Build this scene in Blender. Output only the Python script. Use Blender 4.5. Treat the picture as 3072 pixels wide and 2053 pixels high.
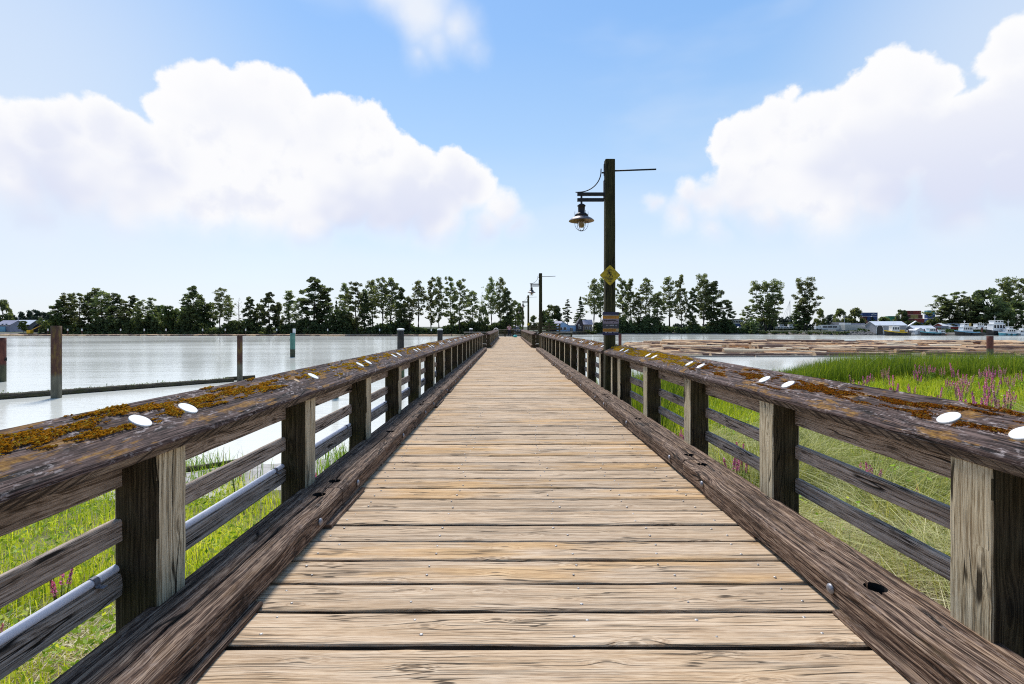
import bpy, bmesh, math, random
import numpy as np
from mathutils import Vector, Matrix, noise as mn

for _o in list(bpy.data.objects):
    bpy.data.objects.remove(_o)
SC = bpy.context.scene
COL = SC.collection
R = math.radians
EYE = 1.33
F = 1510.0                       # focal length in photo pixels (3072 wide)
VX, VY = 1525.0, 980.0           # where the walkway's direction meets the horizon
WATER = -2.87

# ------------------------------------------------------------------ camera
cam = bpy.data.cameras.new('camera')
cam.sensor_width = 36.0
cam.lens = 36.0 * F / 3072.0
cam.shift_x = (1536.0 - VX) / 3072.0
cam.shift_y = (VY - 1026.5) / 3072.0
cam.clip_start = 0.05
cam.clip_end = 8000.0
cam_o = bpy.data.objects.new('camera', cam)
cam_o.location = (0, 0, EYE)
cam_o.rotation_euler = (R(90), 0, 0)
COL.objects.link(cam_o)
SC.camera = cam_o

# ------------------------------------------------------------------ exposure
SC.view_settings.view_transform = 'Standard'
SC.view_settings.look = 'None'
SC.view_settings.gamma = 1.0
SC.view_settings.exposure = 0.75
SC.cycles.use_denoising = False      # keeps the fine grain of wood and leaves
SC.cycles.filter_width = 1.1
SC.cycles.max_bounces = 8
SC.cycles.transparent_max_bounces = 16

SUN_EL, SUN_AZ = R(56), R(-19)   # azimuth from +Y towards +X


class NT:
    """small helper round a node tree"""
    def __init__(self, tree):
        self.t = tree
        self.n = tree.nodes
        self.l = tree.links

    def node(self, typ, props=None, **ins):
        nd = self.n.new(typ)
        for k, v in (props or {}).items():
            setattr(nd, k, v)
        for k, v in ins.items():
            key = int(k[1:]) if k[0] == 'i' and k[1:].isdigit() else k.replace('_', ' ')
            self.set(nd.inputs[key], v)
        return nd

    def set(self, sock, v):
        if isinstance(v, bpy.types.NodeSocket):
            self.l.new(v, sock)
        elif isinstance(v, (tuple, list)) and sock.type == 'RGBA' and len(v) == 3:
            sock.default_value = (*v, 1)
        else:
            sock.default_value = v

    def math(self, op, a, b=0.0, c=0.0, clamp=False):
        nd = self.n.new('ShaderNodeMath')
        nd.operation = op
        nd.use_clamp = clamp
        self.set(nd.inputs[0], a)
        self.set(nd.inputs[1], b)
        self.set(nd.inputs[2], c)
        return nd.outputs[0]

    def vmath(self, op, a, b=None, s=None):
        nd = self.n.new('ShaderNodeVectorMath')
        nd.operation = op
        self.set(nd.inputs[0], a)
        if b is not None:
            self.set(nd.inputs[1], b)
        if s is not None:
            self.set(nd.inputs['Scale'], s)
        return nd.outputs['Value'] if op in ('DISTANCE', 'DOT_PRODUCT', 'LENGTH') else nd.outputs[0]

    def mix(self, fac, a, b, blend='MIX'):
        nd = self.n.new('ShaderNodeMix')
        nd.data_type = 'RGBA'
        nd.blend_type = blend
        self.set(nd.inputs[0], fac)
        self.set(nd.inputs[6], a)
        self.set(nd.inputs[7], b)
        return nd.outputs[2]

    def mapr(self, v, a, b, c=0.0, d=1.0, smooth=True):
        nd = self.n.new('ShaderNodeMapRange')
        nd.interpolation_type = 'SMOOTHSTEP' if smooth else 'LINEAR'
        nd.clamp = True
        for i, x in enumerate((v, a, b, c, d)):
            self.set(nd.inputs[i], x)
        return nd.outputs[0]

    def ramp(self, v, stops):
        nd = self.n.new('ShaderNodeValToRGB')
        e = nd.color_ramp.elements
        while len(e) > len(stops):
            e.remove(e[-1])
        while len(e) < len(stops):
            e.new(0.5)
        for el, (p, c) in zip(e, stops):
            el.position = p
            el.color = (*c, 1)
        self.set(nd.inputs[0], v)
        return nd.outputs[0]

    def noise(self, vec, scale=1.0, detail=3.0, rough=0.55, dim='3D', dist=0.0, w=None):
        nd = self.n.new('ShaderNodeTexNoise')
        nd.noise_dimensions = dim
        if vec is not None:
            self.set(nd.inputs['Vector'], vec)
        if w is not None:
            self.set(nd.inputs['W'], w)
        nd.inputs['Scale'].default_value = scale
        nd.inputs['Detail'].default_value = detail
        nd.inputs['Roughness'].default_value = rough
        nd.inputs['Distortion'].default_value = dist
        return nd.outputs[0]

    def scale2(self, vec, x, y, z=1.0):
        return self.vmath('MULTIPLY', vec, (x, y, z))


# ------------------------------------------------------------------ sky
def pix_dir(x, y):
    """direction of a point given in the 2346-wide overview of the photo"""
    k = 3072 / 2346
    return Vector(((x * k - VX) / F, 1.0, (VY - y * k) / F)).normalized()


world = bpy.data.worlds.new('World')
SC.world = world
world.use_nodes = True
W = NT(world.node_tree)
W.n.clear()
sky = W.n.new('ShaderNodeTexSky')
sky.sky_type = 'NISHITA'
sky.sun_disc = False
sky.sun_elevation = SUN_EL
sky.sun_rotation = SUN_AZ
sky.altitude = 0
sky.air_density = 1.0
sky.dust_density = 0.9
sky.ozone_density = 1.6
tc = W.n.new('ShaderNodeTexCoord')
D = W.vmath('NORMALIZE', tc.outputs['Generated'])
sep = W.node('ShaderNodeSeparateXYZ', Vector=D)
el = sep.outputs[2]


def blob_field(vec, blobs):
    cur = None
    for (x, y, r) in blobs:
        c = pix_dir(x, y)
        e = pix_dir(x, y - r * 0.7)
        e2 = pix_dir(x, y + r * 0.7)
        rad = (e - e2).length / 1.4
        d = W.vmath('DISTANCE', vec, tuple(c))
        f = W.math('MULTIPLY_ADD', d, -1.0 / 0.1, rad / 0.1)
        cur = f if cur is None else W.math('SMOOTH_MAX', cur, f, 0.12)
    return cur


def warp(scale, amp, detail):
    nd = W.n.new('ShaderNodeTexNoise')
    nd.inputs['Scale'].default_value = scale
    nd.inputs['Detail'].default_value = detail
    nd.inputs['Roughness'].default_value = 0.58
    W.l.new(D, nd.inputs['Vector'])
    return W.vmath('SCALE', W.vmath('SUBTRACT', nd.outputs['Color'], (0.5, 0.5, 0.5)), s=amp)


CLOUD = [
    (0, 400, 110), (30, 440, 110), (95, 320, 88), (150, 290, 70), (250, 305, 80), (320, 335, 72), (180, 430, 130), (340, 450, 130),
    (440, 215, 75), (402, 255, 60), (480, 195, 68), (600, 212, 72), (540, 250, 100), (660, 230, 62), (470, 330, 120),
    (640, 330, 130), (750, 290, 82), (830, 312, 82), (880, 345, 72), (780, 430, 140), (945, 385, 66), (932, 325, 34),
    (1040, 415, 72), (1085, 440, 66), (1000, 470, 90), (1135, 480, 58), (1185, 525, 36), (900, 470, 110), (600, 460, 130),
    (470, 470, 115), (70, 500, 90), (1190, 520, 50), (1120, 520, 66), (1150, 490, 62), (1215, 535, 40), (700, 500, 110), (300, 490, 110), (1000, 500, 90),
    (1700, 320, 78), (1668, 345, 52), (1740, 290, 62), (1790, 285, 76), (1832, 205, 28), (1862, 300, 86), (1915, 255, 56),
    (2050, 182, 86), (1995, 225, 70), (2115, 205, 76), (2040, 330, 140), (1850, 410, 140), (1720, 430, 100), (1640, 470, 66),
    (1590, 455, 56), (1560, 505, 64), (1500, 480, 40), (1640, 530, 60), (2190, 335, 130), (2300, 290, 130), (2310, 110, 80), (2255, 125, 48), (2346, 200, 90),
    (2200, 430, 130), (2340, 420, 120), (2000, 455, 105), (2500, 300, 200), (2460, 120, 130), (1900, 490, 110), (2200, 500, 110), (1760, 490, 80), (-150, 330, 160),
]
WISP = [(970, 20, 115), (1050, 70, 78), (900, -30, 100), (1090, 125, 46), (950, 120, 44), (1000, 100, 60), (960, -60, 150)]
dv = W.vmath('ADD', D, warp(6.5, 0.075, 6.0))
dv = W.vmath('ADD', dv, warp(26.0, 0.024, 5.0))
dv = W.vmath('ADD', dv, warp(90.0, 0.007, 4.0))
fld = blob_field(dv, CLOUD)
# crisp above, dissolving towards the flat base
soft = W.mapr(el, 0.10, 0.31, 1.0, 0.10)
base_fade = W.mapr(W.math('ADD', el, W.math('MULTIPLY', W.math('SUBTRACT', W.noise(D, 4.0, 2.0), 0.5), 0.10)), 0.070, 0.180, 0.0, 1.0)
alpha = W.math('MULTIPLY', W.mapr(fld, 0.0, soft), base_fade)
wfld = blob_field(W.vmath('ADD', D, warp(5.0, 0.10, 5.0)), WISP)
walpha = W.math('MULTIPLY', W.mapr(wfld, -0.15, 0.60), 0.95)
# low sky whitens; blue deepens overhead; the unseen sky behind the viewer is dimmed to darken post fronts
SKYB = 0.10
grad = W.ramp(W.mapr(el, 0.0, 0.62, smooth=False), [(0.0, (0.90, 0.94, 0.985)), (0.2, (0.80, 0.89, 0.98)), (0.36, (0.63, 0.80, 0.97)), (0.55, (0.43, 0.67, 0.96)), (0.8, (0.28, 0.54, 0.94)), (1.0, (0.21, 0.46, 0.90))])
grad = W.vmath('SCALE', grad, s=5.75)
base = W.mix(0.82, W.mix(1.0, sky.outputs[0], (0.85, 0.95, 1.15), 'MULTIPLY'), grad)
veil_n = W.noise(W.vmath('MULTIPLY', D, (1.0, 1.0, 3.0)), 2.6, 4.0, 0.5)
veil = W.math('MULTIPLY', W.mapr(veil_n, 0.45, 0.75), 0.30)
veil_l = W.mapr(W.vmath('DISTANCE', D, tuple(pix_dir(-140, 160))), 0.05, 0.50, 0.62, 0.0)
veil_r = W.mapr(W.vmath('DISTANCE', D, tuple(pix_dir(2500, 60))), 0.05, 0.40, 0.6, 0.0)
veil = W.math('MAXIMUM', W.math('MAXIMUM', veil, veil_l), veil_r)
base = W.mix(veil, base, (4.7, 5.1, 5.7))
# cloud body: sunlit tops, lavender-grey bellies
shade_n = W.noise(W.vmath('MULTIPLY', D, (1.0, 1.0, 1.1)), 5.0, 3.0, 0.5)
deep = W.mapr(fld, 0.04, 0.42)
low = W.mapr(el, 0.16, 0.46, 1.0, 0.0)
sh = W.math('MULTIPLY', W.math('MULTIPLY', deep, low), W.mapr(shade_n, 0.38, 0.60, 0.12, 1.0))
# billows: each lump is lit from above and greyer beneath
bil = W.math('SUBTRACT', W.noise(D, 11.0, 5.0, 0.55), W.noise(W.vmath('ADD', D, (-0.010, 0.0, 0.022)), 11.0, 5.0, 0.55))
sh2 = W.math('MULTIPLY', W.math('MULTIPLY', W.mapr(bil, -0.08, 0.24), W.mapr(fld, 0.08, 0.40)), 0.55)
sh = W.math('MAXIMUM', sh, W.math('MULTIPLY', sh2, W.mapr(el, 0.20, 0.50, 1.0, 0.35)))
cl_col = W.mix(sh, (5.9, 5.9, 5.95), (4.3, 4.55, 5.5))
out = W.mix(alpha, base, cl_col)
out = W.mix(walpha, out, (5.1, 5.35, 5.8))
yy = sep.outputs[1]
out = W.mix(W.mapr(yy, -0.45, -0.02), W.mix(1.0, out, (0.60, 0.60, 0.60), 'MULTIPLY'), out)  # dims the unseen rear sky so surfaces facing the viewer stay dark
bg = W.node('ShaderNodeBackground', Color=out, Strength=SKYB)
wo = W.n.new('ShaderNodeOutputWorld')
W.l.new(bg.outputs[0], wo.inputs[0])
world.cycles.sampling_method = 'MANUAL'
world.cycles.sample_map_resolution = 512

# ------------------------------------------------------------------ sun (veiled, high, ahead of the viewer)
sl = bpy.data.lights.new('sun', 'SUN')
sl.energy = 2.6
sl.angle = R(14)
sl.color = (1.0, 0.95, 0.88)
so = bpy.data.objects.new('sun', sl)
sd = Vector((math.sin(SUN_AZ) * math.cos(SUN_EL), math.cos(SUN_AZ) * math.cos(SUN_EL), math.sin(SUN_EL)))
so.rotation_euler = sd.to_track_quat('Z', 'Y').to_euler()
so.location = sd * 40
COL.objects.link(so)


# ------------------------------------------------------------------ object helpers
def at(x, y, Y):
    """photo pixel at depth Y -> point"""
    return Vector(((x - VX) * Y / F, Y, EYE - (y - VY) * Y / F))


def tag(o, label=None, cat=None, group=None, kind=None):
    if label:
        o['label'] = label
    if cat:
        o['category'] = cat
    if group:
        o['group'] = group
    if kind:
        o['kind'] = kind
    return o


def thing(name, label, cat, loc=(0, 0, 0), rz=0.0, group=None):
    o = bpy.data.objects.new(name, None)
    COL.objects.link(o)
    o.location = loc
    o.rotation_euler = (0, 0, rz)
    o.empty_display_size = 0.2
    return tag(o, label, cat, group)


def copy_tree(o, parent=None):
    c = o.copy()
    COL.objects.link(c)
    if parent is not None:
        c.parent = parent
    for ch in list(o.children):
        copy_tree(ch, c)
    return c


def link(name, me, parent=None):
    o = bpy.data.objects.new(name, me)
    COL.objects.link(o)
    if parent is not None:
        o.parent = parent
    return o


class MB:
    """collects faces with a 'grain' UV in metres and a per-face 'rnd' value, then links them as one mesh"""
    def __init__(self):
        self.v, self.f, self.uv, self.r, self.m = [], [], [], [], []

    def face(self, idx, uv=None, r=0.5, m=0):
        self.f.append(tuple(idx))
        self.uv.append(uv or [(self.v[i][0], self.v[i][1] + self.v[i][2]) for i in idx])
        self.r.append(r)
        self.m.append(m)

    def poly(self, pts, r=0.5, m=0):
        n = len(self.v)
        self.v.extend(tuple(p) for p in pts)
        self.face(range(n, n + len(pts)), None, r, m)

    def box(self, lo, hi, r=0.5, m=0, M=None):
        n = len(self.v)
        c = [(x, y, z) for z in (lo[2], hi[2]) for y in (lo[1], hi[1]) for x in (lo[0], hi[0])]
        if M is not None:
            c = [tuple(M @ Vector(p)) for p in c]
        self.v.extend(c)
        for q in ((0, 2, 3, 1), (4, 5, 7, 6), (0, 1, 5, 4), (2, 6, 7, 3), (0, 4, 6, 2), (1, 3, 7, 5)):
            self.face([n + i for i in q], None, r, m)

    def beam(self, o, U, V, Wd, L, prof, nseg=1, jit=0.0, r=None, m=0, seed=0, wander=None, jf=3.0, mend=None):
        """prof: closed list of (a, b) in the V, Wd plane swept along U for L"""
        rng = random.Random(seed * 7919 + 13)
        o, U, V, Wd = Vector(o), Vector(U), Vector(V), Vector(Wd)
        r = rng.random() if r is None else r
        ou, ov = rng.uniform(0, 60), rng.uniform(0, 60)
        flip = U.cross(V).dot(Wd) < 0
        k = len(prof)
        per = [0.0]
        for i in range(k):
            a, b = prof[i], prof[(i + 1) % k]
            per.append(per[-1] + math.hypot(a[0] - b[0], a[1] - b[1]))
        n0 = len(self.v)
        for s in range(nseg + 1):
            u = L * s / nseg
            for i, (a, b) in enumerate(prof):
                if wander is not None:
                    a, b = wander(u, i, a, b)
                if jit:
                    q = Vector((u * jf + ou, i * 1.7 + ov, seed * 0.37))
                    a += jit * mn.noise(q)
                    b += jit * mn.noise(q + Vector((9.1, 3.3, 7.7)))
                self.v.append(tuple(o + U * u + V * a + Wd * b))
        for s in range(nseg):
            u0, u1 = L * s / nseg + ou, L * (s + 1) / nseg + ou
            for i in range(k):
                j = (i + 1) % k
                q = [n0 + s * k + i, n0 + (s + 1) * k + i, n0 + (s + 1) * k + j, n0 + s * k + j]
                uv = [(u0, per[i] + ov), (u1, per[i] + ov), (u1, per[i + 1] + ov), (u0, per[i + 1] + ov)]
                if not flip:
                    q.reverse()
                    uv.reverse()
                self.face(q, uv, r, m)
        e = m if mend is None else mend
        a = [n0 + i for i in range(k)]
        b = [n0 + nseg * k + i for i in range(k)]
        uvc = [(p[0] * 0.3 + ou, p[1] * 1.0 + ov) for p in prof]
        if flip:
            self.face(a, uvc, r, e)
            self.face(b[::-1], uvc[::-1], r, e)
        else:
            self.face(a[::-1], uvc[::-1], r, e)
            self.face(b, uvc, r, e)

    def tube(self, pts, rad, n=8, r=0.5, m=0, cap=True, mend=None):
        pts = [Vector(p) for p in pts]
        rads = rad if isinstance(rad, (list, tuple)) else [rad] * len(pts)
        n0 = len(self.v)
        per = 0.0
        us = []
        for i, p in enumerate(pts):
            t = (pts[min(i + 1, len(pts) - 1)] - pts[max(i - 1, 0)]).normalized()
            a = t.cross(Vector((0, 0, 1)))
            if a.length < 1e-3:
                a = Vector((1, 0, 0))
            a.normalize()
            b = t.cross(a)
            if i:
                per += (p - pts[i - 1]).length
            us.append(per)
            for k in range(n):
                an = 2 * math.pi * k / n
                self.v.append(tuple(p + a * math.cos(an) * rads[i] + b * math.sin(an) * rads[i]))
        for i in range(len(pts) - 1):
            for k in range(n):
                j = (k + 1) % n
                w = 2 * math.pi * max(rads) / n
                self.face([n0 + i * n + k, n0 + i * n + j, n0 + (i + 1) * n + j, n0 + (i + 1) * n + k],
                          [(us[i], k * w), (us[i], (k + 1) * w), (us[i + 1], (k + 1) * w), (us[i + 1], k * w)], r, m)
        if cap:
            e = m if mend is None else mend
            self.face([n0 + k for k in range(n)][::-1], [(0, 0)] * n, r, e)
            self.face([n0 + (len(pts) - 1) * n + k for k in range(n)], [(0, 0)] * n, r, e)

    def lathe(self, prof, c=(0, 0, 0), n=16, r=0.5, m=0):
        """prof: list of (radius, z)"""
        n0 = len(self.v)
        for (rad, z) in prof:
            for k in range(n):
                an = 2 * math.pi * k / n
                self.v.append((c[0] + max(rad, 1e-4) * math.cos(an), c[1] + max(rad, 1e-4) * math.sin(an), c[2] + z))
        for i in range(len(prof) - 1):
            for k in range(n):
                j = (k + 1) % n
                self.face([n0 + i * n + k, n0 + i * n + j, n0 + (i + 1) * n + j, n0 + (i + 1) * n + k],
                          [(prof[i][1], k * .05), (prof[i][1], k * .05 + .05), (prof[i + 1][1], k * .05 + .05), (prof[i + 1][1], k * .05)], r, m)

    def mesh(self, name, mats, smooth=False, recalc=False):
        me = bpy.data.meshes.new(name)
        me.from_pydata(self.v, [], self.f)
        for mt in (mats if isinstance(mats, (list, tuple)) else [mats]):
            me.materials.append(mt)
        lay = me.uv_layers.new(name='grain')
        flat = [c for u in self.uv for p in u for c in p[:2]]
        lay.data.foreach_set('uv', flat)
        at_ = me.attributes.new('rnd', 'FLOAT', 'FACE')
        at_.data.foreach_set('value', self.r)
        me.polygons.foreach_set('material_index', self.m)
        if smooth:
            me.polygons.foreach_set('use_smooth', [True] * len(me.polygons))
        if recalc:
            b = bmesh.new()
            b.from_mesh(me)
            bmesh.ops.recalc_face_normals(b, faces=b.faces)
            b.to_mesh(me)
            b.free()
        me.update()
        return me

    def build(self, name, mats, parent=None, smooth=False, recalc=False):
        return link(name, self.mesh(name, mats, smooth, recalc), parent)


def quads(name, V, Q, rnd, mat, parent=None):
    """big quad soup from numpy arrays"""
    V = np.asarray(V, dtype=np.float32)
    Q = np.asarray(Q, dtype=np.int32)
    me = bpy.data.meshes.new(name)
    me.vertices.add(len(V))
    me.vertices.foreach_set('co', V.ravel())
    me.loops.add(Q.size)
    me.loops.foreach_set('vertex_index', Q.ravel())
    me.polygons.add(len(Q))
    me.polygons.foreach_set('loop_start', np.arange(0, Q.size, 4, dtype=np.int32))
    a = me.attributes.new('rnd', 'FLOAT', 'FACE')
    a.data.foreach_set('value', np.asarray(rnd, dtype=np.float32))
    me.materials.append(mat)
    me.update(calc_edges=True)
    me.validate()
    if name is not None and parent is not False:
        return link(name, me, parent)
    return me


def rect(w, t, c=0.006, x0=0.0, y0=0.0):
    """chamfered rectangle profile from (x0,y0) to (x0+w,y0+t)"""
    x1, y1 = x0 + w, y0 + t
    return [(x0 + c, y0), (x1 - c, y0), (x1, y0 + c), (x1, y1 - c), (x1 - c, y1), (x0 + c, y1), (x0, y1 - c), (x0, y0 + c)]


ORD = ['first', 'second', 'third', 'fourth', 'fifth', 'sixth', 'seventh', 'eighth', 'ninth', 'tenth', 'eleventh', 'twelfth',
       'thirteenth', 'fourteenth', 'fifteenth', 'sixteenth', 'seventeenth', 'eighteenth', 'nineteenth', 'twentieth', 'twenty-first',
       'twenty-second', 'twenty-third', 'twenty-fourth', 'twenty-fifth', 'twenty-sixth', 'twenty-seventh', 'twenty-eighth', 'twenty-ninth', 'thirtieth',
       'thirty-first', 'thirty-second', 'thirty-third', 'thirty-fourth', 'thirty-fifth', 'thirty-sixth', 'thirty-seventh', 'thirty-eighth', 'thirty-ninth', 'fortieth']

# ------------------------------------------------------------------ materials
def new_mat(name):
    m = bpy.data.materials.new(name)
    m.use_nodes = True
    t = NT(m.node_tree)
    t.n.clear()
    o = t.n.new('ShaderNodeOutputMaterial')
    return m, t, o


def plain(name, col, rough=0.7, metal=0.0, var=0.12, scale=6.0, spec=0.5):
    """a painted / metal surface with a little wear"""
    m, t, o = new_mat(name)
    g = t.n.new('ShaderNodeNewGeometry')
    n = t.noise(g.outputs['Position'], scale, 4.0, 0.6)
    dk = tuple(c * (1 - var * 1.6) for c in col)
    lt = tuple(min(1, c * (1 + var)) for c in col)
    c = t.ramp(n, [(0.3, dk), (0.7, lt)])
    p = t.node('ShaderNodeBsdfPrincipled', Base_Color=c, Roughness=rough, Metallic=metal)
    p.inputs['Specular IOR Level'].default_value = spec
    t.l.new(p.outputs[0], o.inputs[0])
    return m


def wood(name, dark, mid, light, ring=26.0, ksc=(1.1, 4.0), knot=0.62, crack=0.5, cdens=22.0, stain=0.5, fleck=0.0, fcol=(0.5, 0.47, 0.44),
         moss=0.0, algae=0.0, rough=0.85, bump=0.5, cwid=0.036, tintv=0.25, saw=0.0, board_tint=None, fib=1.0, c2=0.6, sdark=None):
    m, t, o = new_mat(name)
    uvn = t.node('ShaderNodeUVMap', {'uv_map': 'grain'}).outputs[0]
    at_ = t.node('ShaderNodeAttribute', {'attribute_name': 'rnd'})
    rnd = at_.outputs['Fac']
    off = t.node('ShaderNodeCombineXYZ', X=t.math('MULTIPLY', rnd, 31.7), Y=t.math('MULTIPLY', rnd, 57.3)).outputs[0]
    p = t.vmath('ADD', uvn, off)
    sx = t.node('ShaderNodeSeparateXYZ', Vector=p)
    u, v = sx.outputs[0], sx.outputs[1]
    # slow wander of the grain
    n0 = t.noise(t.scale2(p, 0.8, 3.2), 1.0, 2.0, 0.5, '2D')
    # knots
    vo = t.node('ShaderNodeTexVoronoi', {'voronoi_dimensions': '2D', 'feature': 'F1'}, Vector=t.scale2(p, *ksc), Scale=1.0)
    d = vo.outputs['Distance']
    kr = t.node('ShaderNodeSeparateColor', Color=vo.outputs['Color']).outputs[0]
    kon = t.math('GREATER_THAN', kr, 1.0 - knot)
    kb = t.math('MULTIPLY', t.mapr(d, 0.0, 0.30, 1.0, 0.0), kon)
    kc = t.math('MULTIPLY', t.mapr(d, 0.03, 0.07, 1.0, 0.0), kon)
    rc = t.math('ADD', t.math('MULTIPLY', v, ring), t.math('ADD', t.math('MULTIPLY', n0, 2.6), t.math('MULTIPLY', kb, 3.2)))
    rings = t.noise(None, 1.0, 3.0, 0.65, '1D', w=rc)
    fibre = t.noise(t.scale2(p, 10.0, 170.0), 1.0, 2.0, 0.7, '2D')
    fibre2 = t.noise(t.vmath('ADD', t.scale2(p, 2.6, 80.0), t.node('ShaderNodeCombineXYZ', Y=t.math('MULTIPLY', rc, 0.6)).outputs[0]), 1.0, 4.0, 0.72, '2D')
    g = t.math('ADD', t.math('MULTIPLY', rings, 0.30), t.math('ADD', t.math('MULTIPLY', fibre, 0.28 * fib), t.math('MULTIPLY', fibre2, 0.42 + 0.28 * (1 - fib))))
    col = t.ramp(g, [(0.41, dark), (0.485, mid), (0.585, light)])
    # stains
    st = t.noise(t.scale2(p, 1.3, 5.0), 1.0, 4.0, 0.6, '2D')
    col = t.mix(t.math('MULTIPLY', t.mapr(st, 0.48, 0.72), stain), col, sdark or dark)
    # board to board difference
    h1 = t.math('FRACT', t.math('MULTIPLY', rnd, 17.31))
    if board_tint:
        tn = t.noise(t.scale2(p, 0.9, 6.0), 1.0, 3.0, 0.6, '2D')
        col = t.mix(t.math('MULTIPLY', t.mapr(h1, 0.25, 1.0, 0.15, 1.0), t.mapr(tn, 0.40, 0.68)), col, t.mix(1.0, col, board_tint, 'MULTIPLY'))
    val = t.math('MULTIPLY_ADD', rnd, tintv, 1.0 - tintv * 0.5)
    hsv = t.node('ShaderNodeHueSaturation', Color=col, Value=val)
    col = hsv.outputs[0]
    # knots darker, and lighter rim
    col = t.mix(t.math('MULTIPLY', kc, 0.7), col, tuple(c * 0.5 for c in dark))
    # drying cracks that follow the grain
    cn = t.noise(t.vmath('ADD', t.scale2(p, 1.1, cdens), t.node('ShaderNodeCombineXYZ', Y=t.math('MULTIPLY', n0, 3.0)).outputs[0]), 1.0, 1.5, 0.5, '2D')
    cw = t.mapr(t.math('ABSOLUTE', t.math('SUBTRACT', cn, 0.5)), 0.008, cwid, 1.0, 0.0)
    cm = t.mapr(t.noise(t.scale2(p, 1.7, 7.0), 1.0, 2.0, 0.5, '2D'), 0.52, 0.62)
    ck = t.math('MULTIPLY', cw, cm)
    cn2 = t.noise(t.vmath('ADD', t.scale2(p, 1.0, 115.0), t.node('ShaderNodeCombineXYZ', Y=t.math('MULTIPLY', rc, 1.1)).outputs[0]), 1.0, 1.5, 0.55, '2D')
    cw2 = t.mapr(cn2, 0.61, 0.69)
    cm2 = t.mapr(t.noise(t.scale2(p, 1.3, 9.0), 1.0, 3.0, 0.6, '2D'), 0.36, 0.54)
    ck = t.math('MAXIMUM', ck, t.math('MULTIPLY', t.math('MULTIPLY', cw2, cm2), c2))
    col = t.mix(t.math('MULTIPLY', ck, crack), col, tuple(c * 0.16 for c in dark))
    if fleck:
        fn = t.noise(t.scale2(p, 20.0, 60.0), 1.0, 4.0, 0.7, '2D')
        fm = t.noise(t.scale2(p, 2.5, 9.0), 1.0, 3.0, 0.6, '2D')
        fk = t.math('MULTIPLY', t.mapr(fn, 0.52, 0.66), t.mapr(fm, 0.40, 0.66))
        col = t.mix(t.math('MULTIPLY', fk, fleck), col, fcol)
    if saw:
        sw = t.noise(t.node('ShaderNodeCombineXYZ', X=t.math('ADD', t.math('MULTIPLY', u, 26.0), t.math('MULTIPLY', v, 40.0)), Y=t.math('MULTIPLY', u, 1.5)).outputs[0], 1.0, 2.0, 0.6, '2D')
        col = t.mix(t.math('MULTIPLY', t.mapr(sw, 0.45, 0.60), saw), col, tuple(c * 0.35 for c in dark))
    if algae:
        gp = t.n.new('ShaderNodeNewGeometry').outputs['Position']
        an = t.noise(gp, 2.3, 4.0, 0.6)
        col = t.mix(t.math('MULTIPLY', t.mapr(an, 0.42, 0.70), algae), col, (0.062, 0.068, 0.020))
    if moss:
        gp = t.n.new('ShaderNodeNewGeometry')
        mnz = t.noise(t.scale2(p, 3.0, 14.0), 1.0, 5.0, 0.65, '2D')
        mk = t.mapr(mnz, 0.54, 0.64)
        up = t.node('ShaderNodeSeparateXYZ', Vector=gp.outputs['Normal']).outputs[2]
        mk = t.math('MULTIPLY', mk, t.mapr(up, 0.6, 0.8))
        mc = t.ramp(t.noise(t.scale2(p, 30.0, 60.0), 1.0, 3.0, 0.6, '2D'), [(0.3, (0.10, 0.045, 0.008)), (0.55, (0.27, 0.13, 0.018)), (0.8, (0.42, 0.24, 0.05))])
        col = t.mix(t.math('MULTIPLY', mk, moss), col, mc)
    hgt = t.math('ADD', t.math('MULTIPLY', g, 1.0), t.math('MULTIPLY', ck, -0.9))
    bp = t.node('ShaderNodeBump', Strength=bump, Distance=0.006, Height=hgt)
    pb = t.node('ShaderNodeBsdfPrincipled', Base_Color=col, Roughness=rough, Normal=bp.outputs[0])
    pb.inputs['Specular IOR Level'].default_value = 0.25
    t.l.new(pb.outputs[0], o.inputs[0])
    return m


def foliage(name, stops, trans=0.35, rough=0.6):
    m, t, o = new_mat(name)
    at_ = t.node('ShaderNodeAttribute', {'attribute_name': 'rnd'})
    oi = t.n.new('ShaderNodeObjectInfo')
    c = t.ramp(at_.outputs['Fac'], stops)
    hs = t.node('ShaderNodeHueSaturation', Color=c, Hue=t.math('MULTIPLY_ADD', oi.outputs['Random'], 0.04, 0.48), Value=t.math('MULTIPLY_ADD', oi.outputs['Random'], 0.5, 0.75))
    d = t.node('ShaderNodeBsdfPrincipled', Base_Color=hs.outputs[0], Roughness=rough)
    d.inputs['Specular IOR Level'].default_value = 0.25
    tr = t.node('ShaderNodeBsdfTranslucent', Color=t.mix(1.0, hs.outputs[0], (1.3, 1.25, 0.6), 'MULTIPLY'))
    mx = t.node('ShaderNodeMixShader', i0=trans, i1=d.outputs[0], i2=tr.outputs[0])
    t.l.new(mx.outputs[0], o.inputs[0])
    return m


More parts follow.
